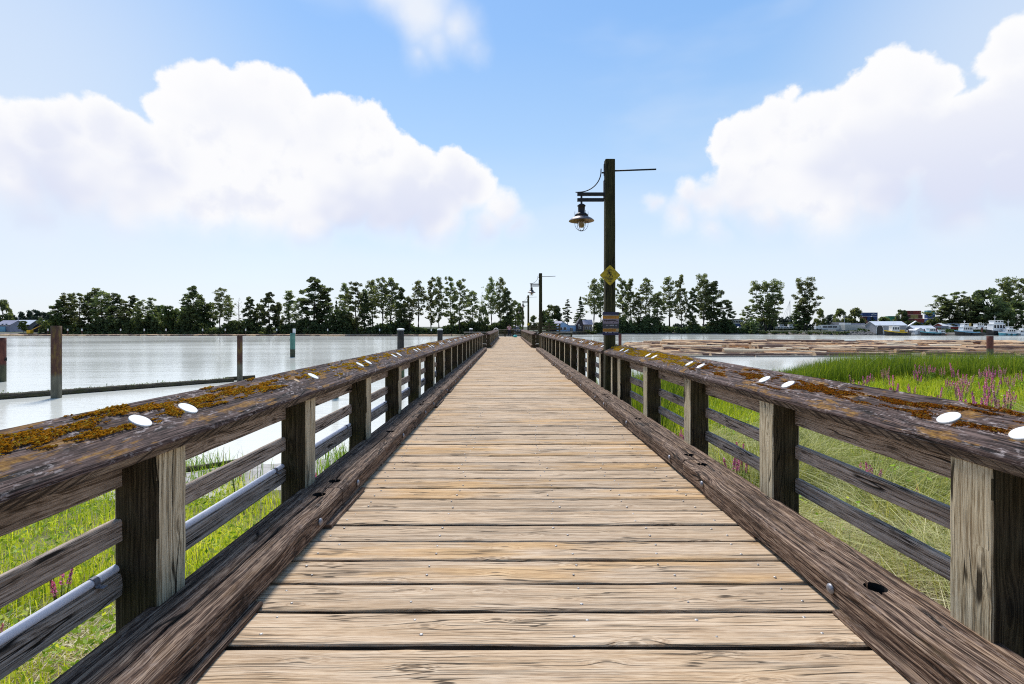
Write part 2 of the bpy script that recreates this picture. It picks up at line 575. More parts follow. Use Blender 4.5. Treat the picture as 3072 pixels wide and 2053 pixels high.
M = {}
M['deck'] = wood('deck_wood', (0.36, 0.248, 0.155), (0.505, 0.368, 0.242), (0.615, 0.478, 0.338), ring=34, ksc=(2.2, 6.2), knot=0.5, crack=0.92, cdens=24, stain=0.40, c2=0.85, sdark=(0.33, 0.225, 0.135), cwid=0.026,
                 tintv=0.22, bump=0.8, board_tint=(1.04, 0.87, 0.60))
M['deckend'] = wood('deck_wood_dark', (0.02, 0.014, 0.01), (0.05, 0.04, 0.03), (0.09, 0.07, 0.055))
M['kerb'] = wood('kerb_wood', (0.016, 0.009, 0.006), (0.105, 0.062, 0.042), (0.36, 0.255, 0.18), ring=44, ksc=(0.9, 3.4), knot=0.5, crack=1.0, cdens=16, stain=0.65,
                 fleck=0.45, fcol=(0.30, 0.235, 0.20), bump=0.9, moss=0.10)
M['rail'] = wood('rail_wood', (0.014, 0.008, 0.007), (0.066, 0.039, 0.033), (0.190, 0.130, 0.112), ring=30, ksc=(0.7, 3.0), knot=0.3, crack=1.0, cdens=18, stain=0.45, c2=0.95, cwid=0.05,
                 fleck=0.85, fcol=(0.42, 0.36, 0.345), bump=0.9, moss=0.75)
M['railedge'] = wood('rail_edge_wood', (0.05, 0.036, 0.028), (0.17, 0.13, 0.10), (0.33, 0.27, 0.21), ring=30, knot=0.1, crack=0.5, saw=0.85, bump=0.7, stain=0.5)
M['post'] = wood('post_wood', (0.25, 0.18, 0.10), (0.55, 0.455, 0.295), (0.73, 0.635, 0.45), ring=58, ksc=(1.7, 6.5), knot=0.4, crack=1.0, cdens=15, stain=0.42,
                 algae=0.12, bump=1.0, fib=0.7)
M['post_stain_shade'] = wood('post_stain_shade_wood', (0.020, 0.014, 0.008), (0.058, 0.043, 0.025), (0.115, 0.090, 0.056), ring=50, ksc=(1.7, 6.5), knot=0.4, crack=1.0, cdens=15, stain=0.42,
                      algae=0.30, bump=1.0, fib=0.7)  # stained post wood, darkened further as painted shade
M['slat'] = wood('slat_wood', (0.12, 0.086, 0.062), (0.37, 0.29, 0.23), (0.55, 0.455, 0.385), ring=48, ksc=(1.4, 5.0), knot=0.4, crack=1.0, cdens=24, stain=0.4, bump=0.8, moss=0.12)
M['pole'] = wood('pole_wood', (0.012, 0.011, 0.006), (0.040, 0.038, 0.017), (0.090, 0.080, 0.036), ring=30, knot=0.2, crack=0.9, cdens=14, algae=0.35, bump=0.8, stain=0.4)
M['pile_wood'] = wood('pile_wood', (0.010, 0.009, 0.008), (0.030, 0.028, 0.024), (0.075, 0.068, 0.055), ring=24, knot=0.2, crack=0.9, cdens=8, algae=0.3, bump=0.8)
M['log_float'] = wood('float_log_wood', (0.014, 0.012, 0.008), (0.05, 0.043, 0.03), (0.13, 0.11, 0.08), ring=16, knot=0.2, crack=0.9, cdens=6, algae=0.55, bump=0.8)
M['platform'] = wood('platform_wood', (0.018, 0.015, 0.010), (0.062, 0.055, 0.034), (0.14, 0.125, 0.08), ring=16, crack=0.5, algae=0.3)
M['platform_pale'] = wood('platform_pale_wood', (0.16, 0.14, 0.12), (0.34, 0.31, 0.27), (0.52, 0.49, 0.44), ring=16, crack=0.5)
M['hole'] = plain('dark_bore', (0.008, 0.006, 0.005), 0.9, var=.3, scale=30)
M['plug'] = plain('white_plug', (0.80, 0.80, 0.78), 0.55, var=0.05, scale=60)
M['bolt'] = plain('galvanised_bolt', (0.30, 0.30, 0.33), 0.5, 0.6, var=0.25, scale=120)
M['nail'] = plain('nail_steel', (0.42, 0.40, 0.38), 0.5, 0.5, scale=90)
M['pipe'] = plain('grey_conduit', (0.72, 0.72, 0.80), 0.45, var=0.06, scale=12)
M['strap'] = plain('grey_strap', (0.20, 0.20, 0.23), 0.5, 0.4, scale=50)
M['iron'] = plain('dark_iron', (0.020, 0.021, 0.023), 0.55, 0.3, var=0.3, scale=30)
M['bronze'] = plain('lantern_dark', (0.022, 0.018, 0.020), 0.45, 0.4, var=0.3, scale=30)
M['shade_out'] = plain('shade_grey', (0.20, 0.17, 0.17), 0.45, 0.3, scale=20)
M['shade_in'] = plain('shade_inner', (0.34, 0.26, 0.16), 0.5, scale=20)
M['white'] = plain('white_paint', (0.80, 0.80, 0.80), 0.5, var=0.06, scale=0.8)
M['offwhite'] = plain('cream_paint', (0.62, 0.60, 0.55), 0.6, var=0.1, scale=0.4)
M['dark'] = plain('dark_glass', (0.012, 0.014, 0.018), 0.25, scale=2)
M['black'] = plain('black_hull', (0.012, 0.012, 0.014), 0.45, scale=1)
M['grey'] = plain('grey_siding', (0.33, 0.33, 0.35), 0.7, scale=0.5)
M['grey_dk'] = plain('dark_grey_roof', (0.085, 0.085, 0.095), 0.75, scale=0.7)
M['roof_pale'] = plain('pale_metal_roof', (0.70, 0.71, 0.74), 0.45, var=0.08, scale=0.5)
M['roof_lilac'] = plain('lilac_grey_roof', (0.30, 0.29, 0.37), 0.6, scale=0.5)
M['roof_blue'] = plain('blue_grey_roof', (0.26, 0.30, 0.42), 0.6, scale=0.5)
M['blue_house'] = plain('pale_blue_siding', (0.30, 0.50, 0.78), 0.7, var=0.06, scale=0.5)
M['red'] = plain('red_siding', (0.36, 0.05, 0.04), 0.6, scale=0.6)
M['maroon'] = plain('maroon_paint', (0.16, 0.035, 0.045), 0.6, scale=0.6)
M['yellow'] = plain('yellow_paint', (0.72, 0.47, 0.02), 0.45, scale=1)
M['teal'] = plain('teal_paint', (0.10, 0.36, 0.44), 0.45, scale=1)
M['teal_b'] = plain('bright_teal', (0.02, 0.42, 0.44), 0.5, scale=8)
M['blue'] = plain('blue_paint', (0.05, 0.10, 0.28), 0.5, scale=0.6)
M['blue_lt'] = plain('sky_blue_paint', (0.22, 0.46, 0.62), 0.5, scale=0.6)
M['orange'] = plain('orange_paint', (0.62, 0.22, 0.10), 0.5, scale=1)
M['tan'] = plain('tan_siding', (0.26, 0.20, 0.15), 0.7, scale=0.5)
M['brown_dk'] = plain('dark_brown_siding', (0.030, 0.025, 0.035), 0.75, scale=0.5)
M['green_cont'] = plain('green_container', (0.03, 0.27, 0.14), 0.5, scale=0.5)
M['salmon'] = plain('salmon_container', (0.50, 0.16, 0.13), 0.5, scale=0.5)
M['rust_c'] = plain('rust_container', (0.26, 0.075, 0.06), 0.6, scale=0.5)
M['tan_c'] = plain('ochre_container', (0.50, 0.36, 0.12), 0.6, scale=0.5)
M['rock'] = plain('grey_rock', (0.13, 0.125, 0.12), 0.9, var=0.4, scale=1.5)
M['skin'] = plain('skin', (0.42, 0.24, 0.17), 0.6, scale=8)
M['pink'] = plain('pink_cloth', (0.62, 0.36, 0.40), 0.8, scale=8)
M['navy_cloth'] = plain('navy_cloth', (0.016, 0.018, 0.035), 0.85, scale=8)
M['hair'] = plain('dark_hair', (0.02, 0.014, 0.012), 0.6, scale=20)

# leaves
M['leaf_cw'] = foliage('cottonwood_leaves', [(0.0, (0.065, 0.088, 0.044)), (0.5, (0.155, 0.19, 0.092)), (1.0, (0.29, 0.325, 0.155))], 0.58)
M['leaf_dk'] = foliage('dark_leaves', [(0.0, (0.050, 0.074, 0.038)), (0.6, (0.110, 0.148, 0.072)), (1.0, (0.22, 0.265, 0.12))], 0.55)
M['leaf_lt'] = foliage('fresh_leaves', [(0.0, (0.030, 0.055, 0.016)), (0.5, (0.065, 0.105, 0.030)), (1.0, (0.13, 0.17, 0.05))], 0.3)
M['leaf_far'] = foliage('far_leaves', [(0.0, (0.035, 0.052, 0.042)), (0.6, (0.062, 0.085, 0.062)), (1.0, (0.10, 0.13, 0.09))], 0.25)
M['bark'] = plain('bark', (0.042, 0.034, 0.028), 0.9, var=0.3, scale=2)
M['grass_lt'] = foliage('bright_grass', [(0.0, (0.16, 0.25, 0.02)), (0.4, (0.42, 0.50, 0.035)), (0.75, (0.66, 0.68, 0.07)), (1.0, (0.78, 0.70, 0.22))], 0.5, 0.55)
M['reed'] = foliage('reed_leaves', [(0.0, (0.06, 0.13, 0.016)), (0.5, (0.20, 0.34, 0.03)), (0.85, (0.42, 0.54, 0.06)), (1.0, (0.24, 0.16, 0.08))], 0.4, 0.5)
M['weed'] = foliage('weed_leaves', [(0.0, (0.10, 0.22, 0.02)), (0.5, (0.32, 0.48, 0.04)), (1.0, (0.66, 0.70, 0.12))], 0.45, 0.5)
M['straw'] = foliage('dry_straw', [(0.0, (0.24, 0.20, 0.10)), (0.5, (0.56, 0.49, 0.30)), (1.0, (0.80, 0.74, 0.56))], 0.3, 0.7)
M['greystraw'] = foliage('grey_green_straw', [(0.0, (0.15, 0.19, 0.04)), (0.5, (0.47, 0.48, 0.17)), (1.0, (0.82, 0.76, 0.46))], 0.3, 0.7)
M['stem'] = plain('stem_green', (0.09, 0.10, 0.04), 0.8, scale=20)
M['loose'] = foliage('loosestrife_petals', [(0.0, (0.42, 0.07, 0.30)), (0.5, (0.70, 0.19, 0.55)), (1.0, (0.82, 0.40, 0.72))], 0.4)
M['loose_pale'] = foliage('faded_petals', [(0.0, (0.36, 0.18, 0.19)), (0.5, (0.58, 0.32, 0.40)), (1.0, (0.72, 0.45, 0.58))], 0.4)
M['moss'] = foliage('orange_moss', [(0.0, (0.10, 0.050, 0.006)), (0.45, (0.36, 0.165, 0.012)), (0.8, (0.58, 0.28, 0.022)), (1.0, (0.46, 0.36, 0.06))], 0.2, 0.9)


def corrode(name, top, mid, low, zlow, zspan):
    """steel pile: rusty above, bleached and weedy in the tidal zone (real staining at a fixed height)"""
    m, t, o = new_mat(name)
    g = t.n.new('ShaderNodeNewGeometry')
    pos = g.outputs['Position']
    n = t.noise(t.vmath('MULTIPLY', pos, (3.0, 3.0, 0.7)), 2.0, 5.0, 0.65)
    z = t.node('ShaderNodeSeparateXYZ', Vector=pos).outputs[2]
    zz = t.math('ADD', z, t.math('MULTIPLY', n, 0.35))
    a = t.ramp(n, [(0.30, tuple(c * 0.55 for c in top)), (0.48, top), (0.66, mid)])
    b = t.ramp(n, [(0.35, tuple(c * 0.5 for c in low)), (0.65, low)])
    c = t.mix(t.mapr(zz, zlow, zlow + zspan), b, a)
    p = t.node('ShaderNodeBsdfPrincipled', Base_Color=c, Roughness=0.8)
    bp = t.node('ShaderNodeBump', Strength=0.3, Distance=0.02, Height=n)
    t.l.new(bp.outputs[0], p.inputs['Normal'])
    t.l.new(p.outputs[0], o.inputs[0])
    return m


M['rust'] = corrode('rusty_pile', (0.075, 0.030, 0.018), (0.15, 0.095, 0.022), (0.155, 0.145, 0.105), WATER + 1.35, 0.35)
M['rust_red'] = corrode('red_rust_pile', (0.085, 0.022, 0.014), (0.14, 0.045, 0.025), (0.085, 0.085, 0.045), WATER + 1.3, 0.3)
M['green_pile'] = corrode('green_marker_pile', (0.075, 0.20, 0.165), (0.12, 0.26, 0.20), (0.065, 0.075, 0.045), WATER + 1.15, 0.25)
M['pile_algae'] = corrode('dark_timber_pile', (0.022, 0.021, 0.019), (0.050, 0.046, 0.038), (0.11, 0.15, 0.075), WATER + 0.75, 0.3)


def log_mat():
    m, t, o = new_mat('raft_log_bark')
    uvn = t.node('ShaderNodeUVMap', {'uv_map': 'grain'}).outputs[0]
    oi = t.n.new('ShaderNodeObjectInfo')
    at_ = t.node('ShaderNodeAttribute', {'attribute_name': 'rnd'})
    rr = t.math('FRACT', t.math('ADD', oi.outputs['Random'], at_.outputs['Fac']))
    p = t.vmath('ADD', uvn, t.node('ShaderNodeCombineXYZ', X=t.math('MULTIPLY', rr, 77.0)).outputs[0])
    n = t.noise(t.scale2(p, 0.35, 2.4), 1.0, 4.0, 0.6, '2D')
    bare = t.ramp(rr, [(0.0, (0.74, 0.45, 0.23)), (0.35, (0.82, 0.57, 0.33)), (0.7, (0.62, 0.36, 0.18)), (1.0, (0.86, 0.70, 0.48))])
    barkc = t.ramp(n, [(0.3, (0.07, 0.04, 0.028)), (0.7, (0.19, 0.105, 0.07))])
    amt = t.mapr(t.math('ADD', n, t.math('MULTIPLY', t.math('FRACT', t.math('MULTIPLY', rr, 13.7)), 0.34)), 0.62, 0.74)
    c = t.mix(amt, bare, barkc)
    pr = t.node('ShaderNodeBsdfPrincipled', Base_Color=c, Roughness=0.8)
    t.l.new(pr.outputs[0], o.inputs[0])
    return m


M['log'] = log_mat()
M['log_end'] = plain('log_end_grain', (0.52, 0.36, 0.22), 0.8, scale=3)


def water_mat():
    m, t, o = new_mat('river_water')
    pos = t.n.new('ShaderNodeNewGeometry').outputs['Position']
    a = t.noise(t.vmath('MULTIPLY', pos, (0.9, 2.6, 1.0)), 1.6, 4.0, 0.6)
    b = t.noise(t.vmath('MULTIPLY', pos, (0.25, 1.0, 1.0)), 0.5, 3.0, 0.55)
    big = t.noise(t.vmath('MULTIPLY', pos, (0.010, 0.045, 1.0)), 1.0, 3.0, 0.5)
    h = t.math('ADD', t.math('MULTIPLY', a, 0.35), b)
    bp = t.node('ShaderNodeBump', Strength=t.mapr(big, 0.35, 0.65, 0.12, 0.24), Distance=0.18, Height=h)
    pr = t.node('ShaderNodeBsdfPrincipled', Base_Color=(0.70, 0.70, 0.63), Roughness=t.mapr(big, 0.35, 0.65, 0.09, 0.16), Normal=bp.outputs[0])
    pr.inputs['IOR'].default_value = 1.33
    pr.inputs['Specular IOR Level'].default_value = 0.5
    t.l.new(pr.outputs[0], o.inputs[0])
    return m


M['water'] = water_mat()


def ground_mat(name, stops, scale=1.0, bump=0.6):
    m, t, o = new_mat(name)
    pos = t.n.new('ShaderNodeNewGeometry').outputs['Position']
    n = t.noise(pos, scale, 6.0, 0.65)
    c = t.ramp(n, stops)
    bp = t.node('ShaderNodeBump', Strength=bump, Distance=0.08, Height=t.noise(pos, scale * 6, 4.0, 0.6))
    pr = t.node('ShaderNodeBsdfPrincipled', Base_Color=c, Roughness=0.95, Normal=bp.outputs[0])
    t.l.new(pr.outputs[0], o.inputs[0])
    return m


M['mud'] = ground_mat('river_mud', [(0.3, (0.17, 0.15, 0.12)), (0.5, (0.36, 0.34, 0.31)), (0.7, (0.48, 0.46, 0.43))], 1.2)
M['soil'] = ground_mat('marsh_soil', [(0.3, (0.05, 0.05, 0.022)), (0.5, (0.13, 0.125, 0.05)), (0.7, (0.26, 0.23, 0.12))], 1.6)
M['bank'] = ground_mat('far_bank_soil', [(0.3, (0.035, 0.045, 0.022)), (0.5, (0.055, 0.065, 0.032)), (0.7, (0.09, 0.10, 0.05))], 0.08)
M['beach'] = ground_mat('far_beach', [(0.3, (0.09, 0.075, 0.06)), (0.6, (0.19, 0.165, 0.14))], 0.5)

# ------------------------------------------------------------------ setting: water and ground
def shore_y(x):
    pts = [(-400, 26), (-40, 19), (-20, 16), (-9, 15.3), (-4, 16.3), (0, 17), (2, 18), (3.5, 20.5), (5, 26), (8, 30), (14, 33), (20, 35.5), (30, 38), (60, 42), (400, 60)]
    for (a, b), (c, d) in zip(pts, pts[1:]):
        if a <= x <= c:
            return b + (d - b) * (x - a) / (c - a)
    return 20.0


def gz(x, y):
    d = shore_y(x) - y + 0.5 * mn.noise(Vector((x * .5, y * .5, 0))) + 0.8 * mn.noise(Vector((x * .13, y * .13, 4)))
    n = 0.07 * mn.noise(Vector((x * 1.1, y * 1.1, 2.0)))
    if d < 0:
        return WATER + max(d * 0.10, -1.2) + n * .3
    return WATER + 1.8 * (1 - math.exp(-d / 9.0)) + n


mb = MB()
xs = [x * 0.8 for x in range(-70, 101)]
ys = [-14 + y * 0.7 for y in range(0, 84)]
for y in ys:
    for x in xs:
        mb.v.append((x, y, gz(x, y)))
nx = len(xs)
for j in range(len(ys) - 1):
    for i in range(nx - 1):
        cx, cy = xs[i] + .4, ys[j] + .35
        d = shore_y(cx) - cy + 1.3 * mn.noise(Vector((cx * .4, cy * .4, 8)))
        mud = d < (5.8 if cx < 2 else .8)
        mb.face((j * nx + i, j * nx + i + 1, (j + 1) * nx + i + 1, (j + 1) * nx + i), None, .5, 0 if mud else 1)
tag(mb.build('ground', [M['mud'], M['soil']], smooth=True), kind='structure')

mb = MB()
mb.poly([(-1600, -60, WATER), (1600, -60, WATER), (1600, 420, WATER), (-1600, 420, WATER)])
tag(mb.build('water', M['water']), kind='structure')

# ------------------------------------------------------------------ the walkway
def kerb_holes(o, holes):
    """drill counterbored bolt holes into a timber"""
    cut = []
    for (x, y, z, rad) in holes:
        b = bmesh.new()
        bmesh.ops.create_cone(b, segments=18, radius1=rad, radius2=rad, depth=0.16, cap_ends=True, matrix=Matrix.Translation((x, y, z)))
        for f_ in b.faces:
            f_.material_index = 1
        me = bpy.data.meshes.new('cut')
        b.to_mesh(me)
        me.materials.append(M['kerb'])
        me.materials.append(M['hole'])
        b.free()
        c = bpy.data.objects.new('cut', me)
        COL.objects.link(c)
        md = o.modifiers.new('b', 'BOOLEAN')
        md.operation = 'DIFFERENCE'
        md.solver = 'EXACT'
        md.object = c
        cut.append(c)
    bpy.context.view_layer.update()
    dg = bpy.context.evaluated_depsgraph_get()
    me = bpy.data.meshes.new_from_object(o.evaluated_get(dg))
    o.modifiers.clear()
    o.data = me
    for c in cut:
        bpy.data.objects.remove(c)


def deck_mesh(x0, x1, y0, y1, pitch, seed):
    mb = MB()
    rng = random.Random(seed)
    y = y0
    k = 0
    while y < y1:
        w = pitch - rng.uniform(0.015, 0.026)
        near = y < 9
        nseg = 30 if near else 8
        a, b = x0 + rng.uniform(-.02, .02), x1 + rng.uniform(-.02, .02)
        dz = rng.uniform(-.004, .003)
        c = 0.008
        prof = [(0, -.075), (w, -.075), (w, -c * 1.4), (w - c * .4, -c * .5), (w - c * 1.4, 0), (w * .66, .0012), (w * .33, .0012), (c * 1.4, 0), (c * .4, -c * .5), (0, -c * 1.4)]
        f0 = len(mb.f)
        mb.beam((a, y, dz), (1, 0, 0), (0, 1, 0), (0, 0, 1), b - a, prof, nseg, 0.0042 if near else 0.004, rng.random(), 0, seed * 500 + k, jf=4.0, mend=1)
        for fi in range(f0, f0 + nseg * 10):
            if (fi - f0) % 10 in (0, 1, 9):  # plank sides coloured dark as painted shade in the gaps
                mb.m[fi] = 1
        y += pitch
        k += 1
    return mb


walk = thing('boardwalk', 'long weathered timber boardwalk running straight out over the river', 'boardwalk', (0, 0, 0))
P0 = 2.10 - 0.257 * 18 + .006
deck = deck_mesh(-1.64, 2.02, P0, 30.7, 0.257, 1).build('deck', [M['deck'], M['deckend']], walk)
# stringers and bents underneath
mb = MB()
for x in (-1.5, -0.5, 0.6, 1.8):
    mb.box((x - .09, P0, -.42), (x + .09, 30.6, -.08), .3)
mb.build('stringers', M['pile_wood'], walk)
for y in (0.4, 6.4, 12.4, 18.4, 24.4, 29.6):
    mb = MB()
    mb.box((-1.75, y - .15, -.72), (2.1, y + .15, -.425), .4)
    mb.build('cap_beam', M['pile_wood'], walk)
    for x in (-1.3, 1.6):
        mb = MB()
        mb.tube([(x, y, -.73), (x, y, WATER - 1.5)], [.16, .17], 12)
        mb.build('support_pile', M['pile_algae'], walk, smooth=True)
# nails
rng = random.Random(5)
mb = MB()
for k in range(18, 42):
    yb = P0 + k * .257
    for xn in (-1.08, -.42, .33, .88, 1.38):
        for dy in (.06, .18):
            x, y = xn + rng.uniform(-.05, .05), yb + dy + rng.uniform(-.015, .015)
            rr = rng.uniform(.0055, .0085)
            mb.lathe([(rr, .000), (rr, .0035), (rr * .6, .0052), (0.0001, .0055)], (x, y, .0), 8, rng.random())
tag(mb.build('nail_heads', M['nail'], deck), kind='stuff')


def kerb_timber(side, x_in, y0, y1, seed, parent, groove=True):
    """side -1 left, +1 right; x_in the face towards the deck"""
    w, z0, z1 = 0.24, 0.026, 0.162
    nseg = max(8, int((y1 - y0) * 9))
    c = 0.014
    gx = 0.115
    prof = [(0.004, z0), (w, z0), (w, z1 - c), (w - c, z1), (gx + .05, z1 + .001), (gx + .008, z1 - .001), (gx, z1 - .038), (gx - .008, z1 - .001), (gx - .06, z1), (c * 1.5, z1 - .002), (c * .35, z1 - c), (0, z1 - .03), (0.003, z0 + .06)]
    rng = random.Random(seed)
    ph = rng.uniform(0, 50)

    def wander(u, i, a, b):
        if 4 <= i <= 8:
            a += 0.030 * mn.noise(Vector((u * .9, ph, 0))) + 0.012 * mn.noise(Vector((u * 4.5, ph, 3)))
            k = mn.noise(Vector((u * .8, ph, 9)))
            if i == 6:
                b += max(0.0, min(0.032, 0.004 - k * .07))
        if i in (9, 10):
            q = mn.noise(Vector((u * 2.2, ph, 21)))
            b -= max(0, q) * .016
            a += max(0, q) * .010
        return a, b
    V = (-1, 0, 0) if side < 0 else (1, 0, 0)
    mb = MB()
    mb.beam((x_in, y0, 0), (0, 1, 0), V, (0, 0, 1), y1 - y0, prof, nseg, 0.0045, None, 0, seed, wander, jf=2.4)
    o = mb.build('kerb_timber', [M['kerb'], M['hole']], parent)
    return o


def bolt(parent, side, x, y, z, r=.024):
    mb = MB()
    mb.lathe([(r, 0), (r, .004), (r * .8, .010), (r * .45, .0135), (.0001, .0145)], (0, 0, 0), 14)
    o = mb.build('bolt', M['bolt'], parent, smooth=True)
    o.location = (x, y, z)
    o.rotation_euler = (0, R(90) if side < 0 else R(-90), 0)
    return o


for side, xi, joints in ((-1, -1.20, [-2.4, -.42, 3.65, 7.72, 11.8, 15.9, 20.0, 24.1, 28.1]), (1, 1.53, [-2.4, 0.25, 4.42, 8.5, 12.6, 16.7, 20.8, 24.9, 28.0])):
    for i, (a, b) in enumerate(zip(joints, joints[1:])):
        o = kerb_timber(side, xi, a + .004, b - .004, 40 + i + (10 if side > 0 else 0), walk)
        xc = xi + side * .115
        hs = []
        if -1 < a < 13:
            hs = [(xc, a + .16, .165, .044), (xc, b - .15, .165, .044), (xc, (a + b) / 2 - .08, .165, .046)]
            kerb_holes(o, hs)
        n = 3
        for k in range(n):
            y = a + .35 + (b - a - .8) * k / (n - 1) + (.1 if k == 1 else 0)
            if y < 20:
                bolt(o, side, xi - side * .002, y, .088)
    # ledge timber outside the kerb
    mb = MB()
    V = (-1, 0, 0) if side < 0 else (1, 0, 0)
    mb.beam((xi + side * .243, -2.4, -.03), (0, 1, 0), V, (0, 0, 1), 30.4, rect(.125, .145, .012), 90, .006, .4, 0, 7 + side)
    mb.build('ledge_board', M['kerb'], walk)
    # packing pieces that lift the kerb off the deck
    rng = random.Random(60 + side)
    y = -1.1 if side > 0 else -.9
    first = True
    while y < 28:
        L = 1.35 if first and side < 0 else (3.42 if first else rng.uniform(.5, .9))
        mb = MB()
        ov = .035 if first or rng.random() < .2 else -.01
        mb.beam((xi - side * ov, y, .001), (0, 1, 0), V, (0, 0, 1), L, rect(.25, .024, .004), max(3, int(L * 6)), .003, rng.random(), 0, int(y * 10) + 300)
        mb.build('packing_strip', M['kerb'], walk)
        y += L + rng.uniform(.5, 1.1)
        first = False

# second stretch of walkway, a little narrower, and its kerbs
walk2 = thing('boardwalk', 'narrower second boardwalk span leading on to the end platform', 'boardwalk', (0, 30.72, 0))
o = deck_mesh(-1.34, 1.70, 0.0, 28.2, 0.257, 2).build('deck', [M['deck'], M['deckend']], walk2)
mb = MB()
for x in (-1.1, 0.2, 1.5):
    mb.box((x - .09, 0, -.42), (x + .09, 28.0, -.08), .3)
mb.build('stringers', M['pile_wood'], walk2)
for y in (3, 10, 17, 24):
    for x in (-1.1, 1.4):
        mb = MB()
        mb.tube([(x, y, -.43), (x, y, WATER - 1.5)], [.16, .17], 10)
        mb.build('support_pile', M['pile_algae'], walk2, smooth=True)
for side, xi in ((-1, -1.07), (1, 1.42)):
    for k in range(4):
        a, b = 0.9 + k * 6.8, 0.9 + (k + 1) * 6.8 - .01
        kerb_timber(side, xi, a, b, 80 + k + (10 if side > 0 else 0), walk2)

# ------------------------------------------------------------------ railings
TH = math.atan2(.147, .256)
CT, ST = math.cos(TH), math.sin(TH)


PLUGS = {-1: [-1.02 + 1.6 * k + d for k in range(20) for d in (-.02, .305)], 1: [1.93 + 1.61 * k + d for k in range(-2, 5) for d in (-.02, .305)] + [10.12 + 1.61 * k + d for k in range(13) for d in (-.02, .305)]}


def moss_tufts(side, xi, zi, y0, y1, parent, seed, dens):
    """short fuzzy tufts growing in streaks on the outer half of the rail"""
    rng = np.random.default_rng(seed)
    V, Q, Rn = [], [], []
    Vd = np.array((-CT if side < 0 else CT, 0, ST))
    Wd = np.array((-side * ST, 0, CT)) if side < 0 else np.array((-ST, 0, CT))
    if side < 0:
        Wd = np.array((ST, 0, CT))
    n = int((y1 - y0) * dens)
    for _ in range(n):
        y = rng.uniform(y0, y1)
        s = rng.uniform(.08, .287)
        q = mn.noise(Vector((y * 2.6, s * 24, seed * .1))) + .75 * mn.noise(Vector((y * 9, s * 62, 3 + seed * .1)))
        band = 1 - abs((s - (.205 if side < 0 else .185)) / (.10 if side < 0 else .125))
        big = mn.noise(Vector((y * .55, 5.5 + seed, 0))) * .45
        q += .35 * mn.noise(Vector((y * 14, s * 120, 9)))
        if q + band * .62 + big < (.66 if side < 0 else .47) or any(abs(y - py) < .058 and abs(s - .161) < .056 for py in PLUGS[side]):
            continue
        thick = min(1.0, (q + band * .62 + big - .50) * 2.2)
        base = np.array((xi, y, zi)) + Vd * s + Wd * .001
        h = rng.uniform(.003, .006) * (0.6 + 1.2 * thick)
        w = rng.uniform(.004, .008)
        an = rng.uniform(0, math.pi)
        side_v = np.array((math.cos(an), math.sin(an), 0)) * w
        lean = np.array((rng.normal() * .5, rng.normal() * .5, 0)) * h
        top = base + Wd * h + lean
        k = len(V)
        V += [base - side_v, base + side_v, top + side_v * .45, top - side_v * .45]
        Q.append((k, k + 1, k + 2, k + 3))
        Rn.append(min(1, max(0, .45 + .3 * rng.normal() + .2 * thick)))
    if Q:
        o = quads('moss', V, Q, Rn, M['moss'], parent)
        tag(o, 'orange moss in ragged streaks', kind='stuff')


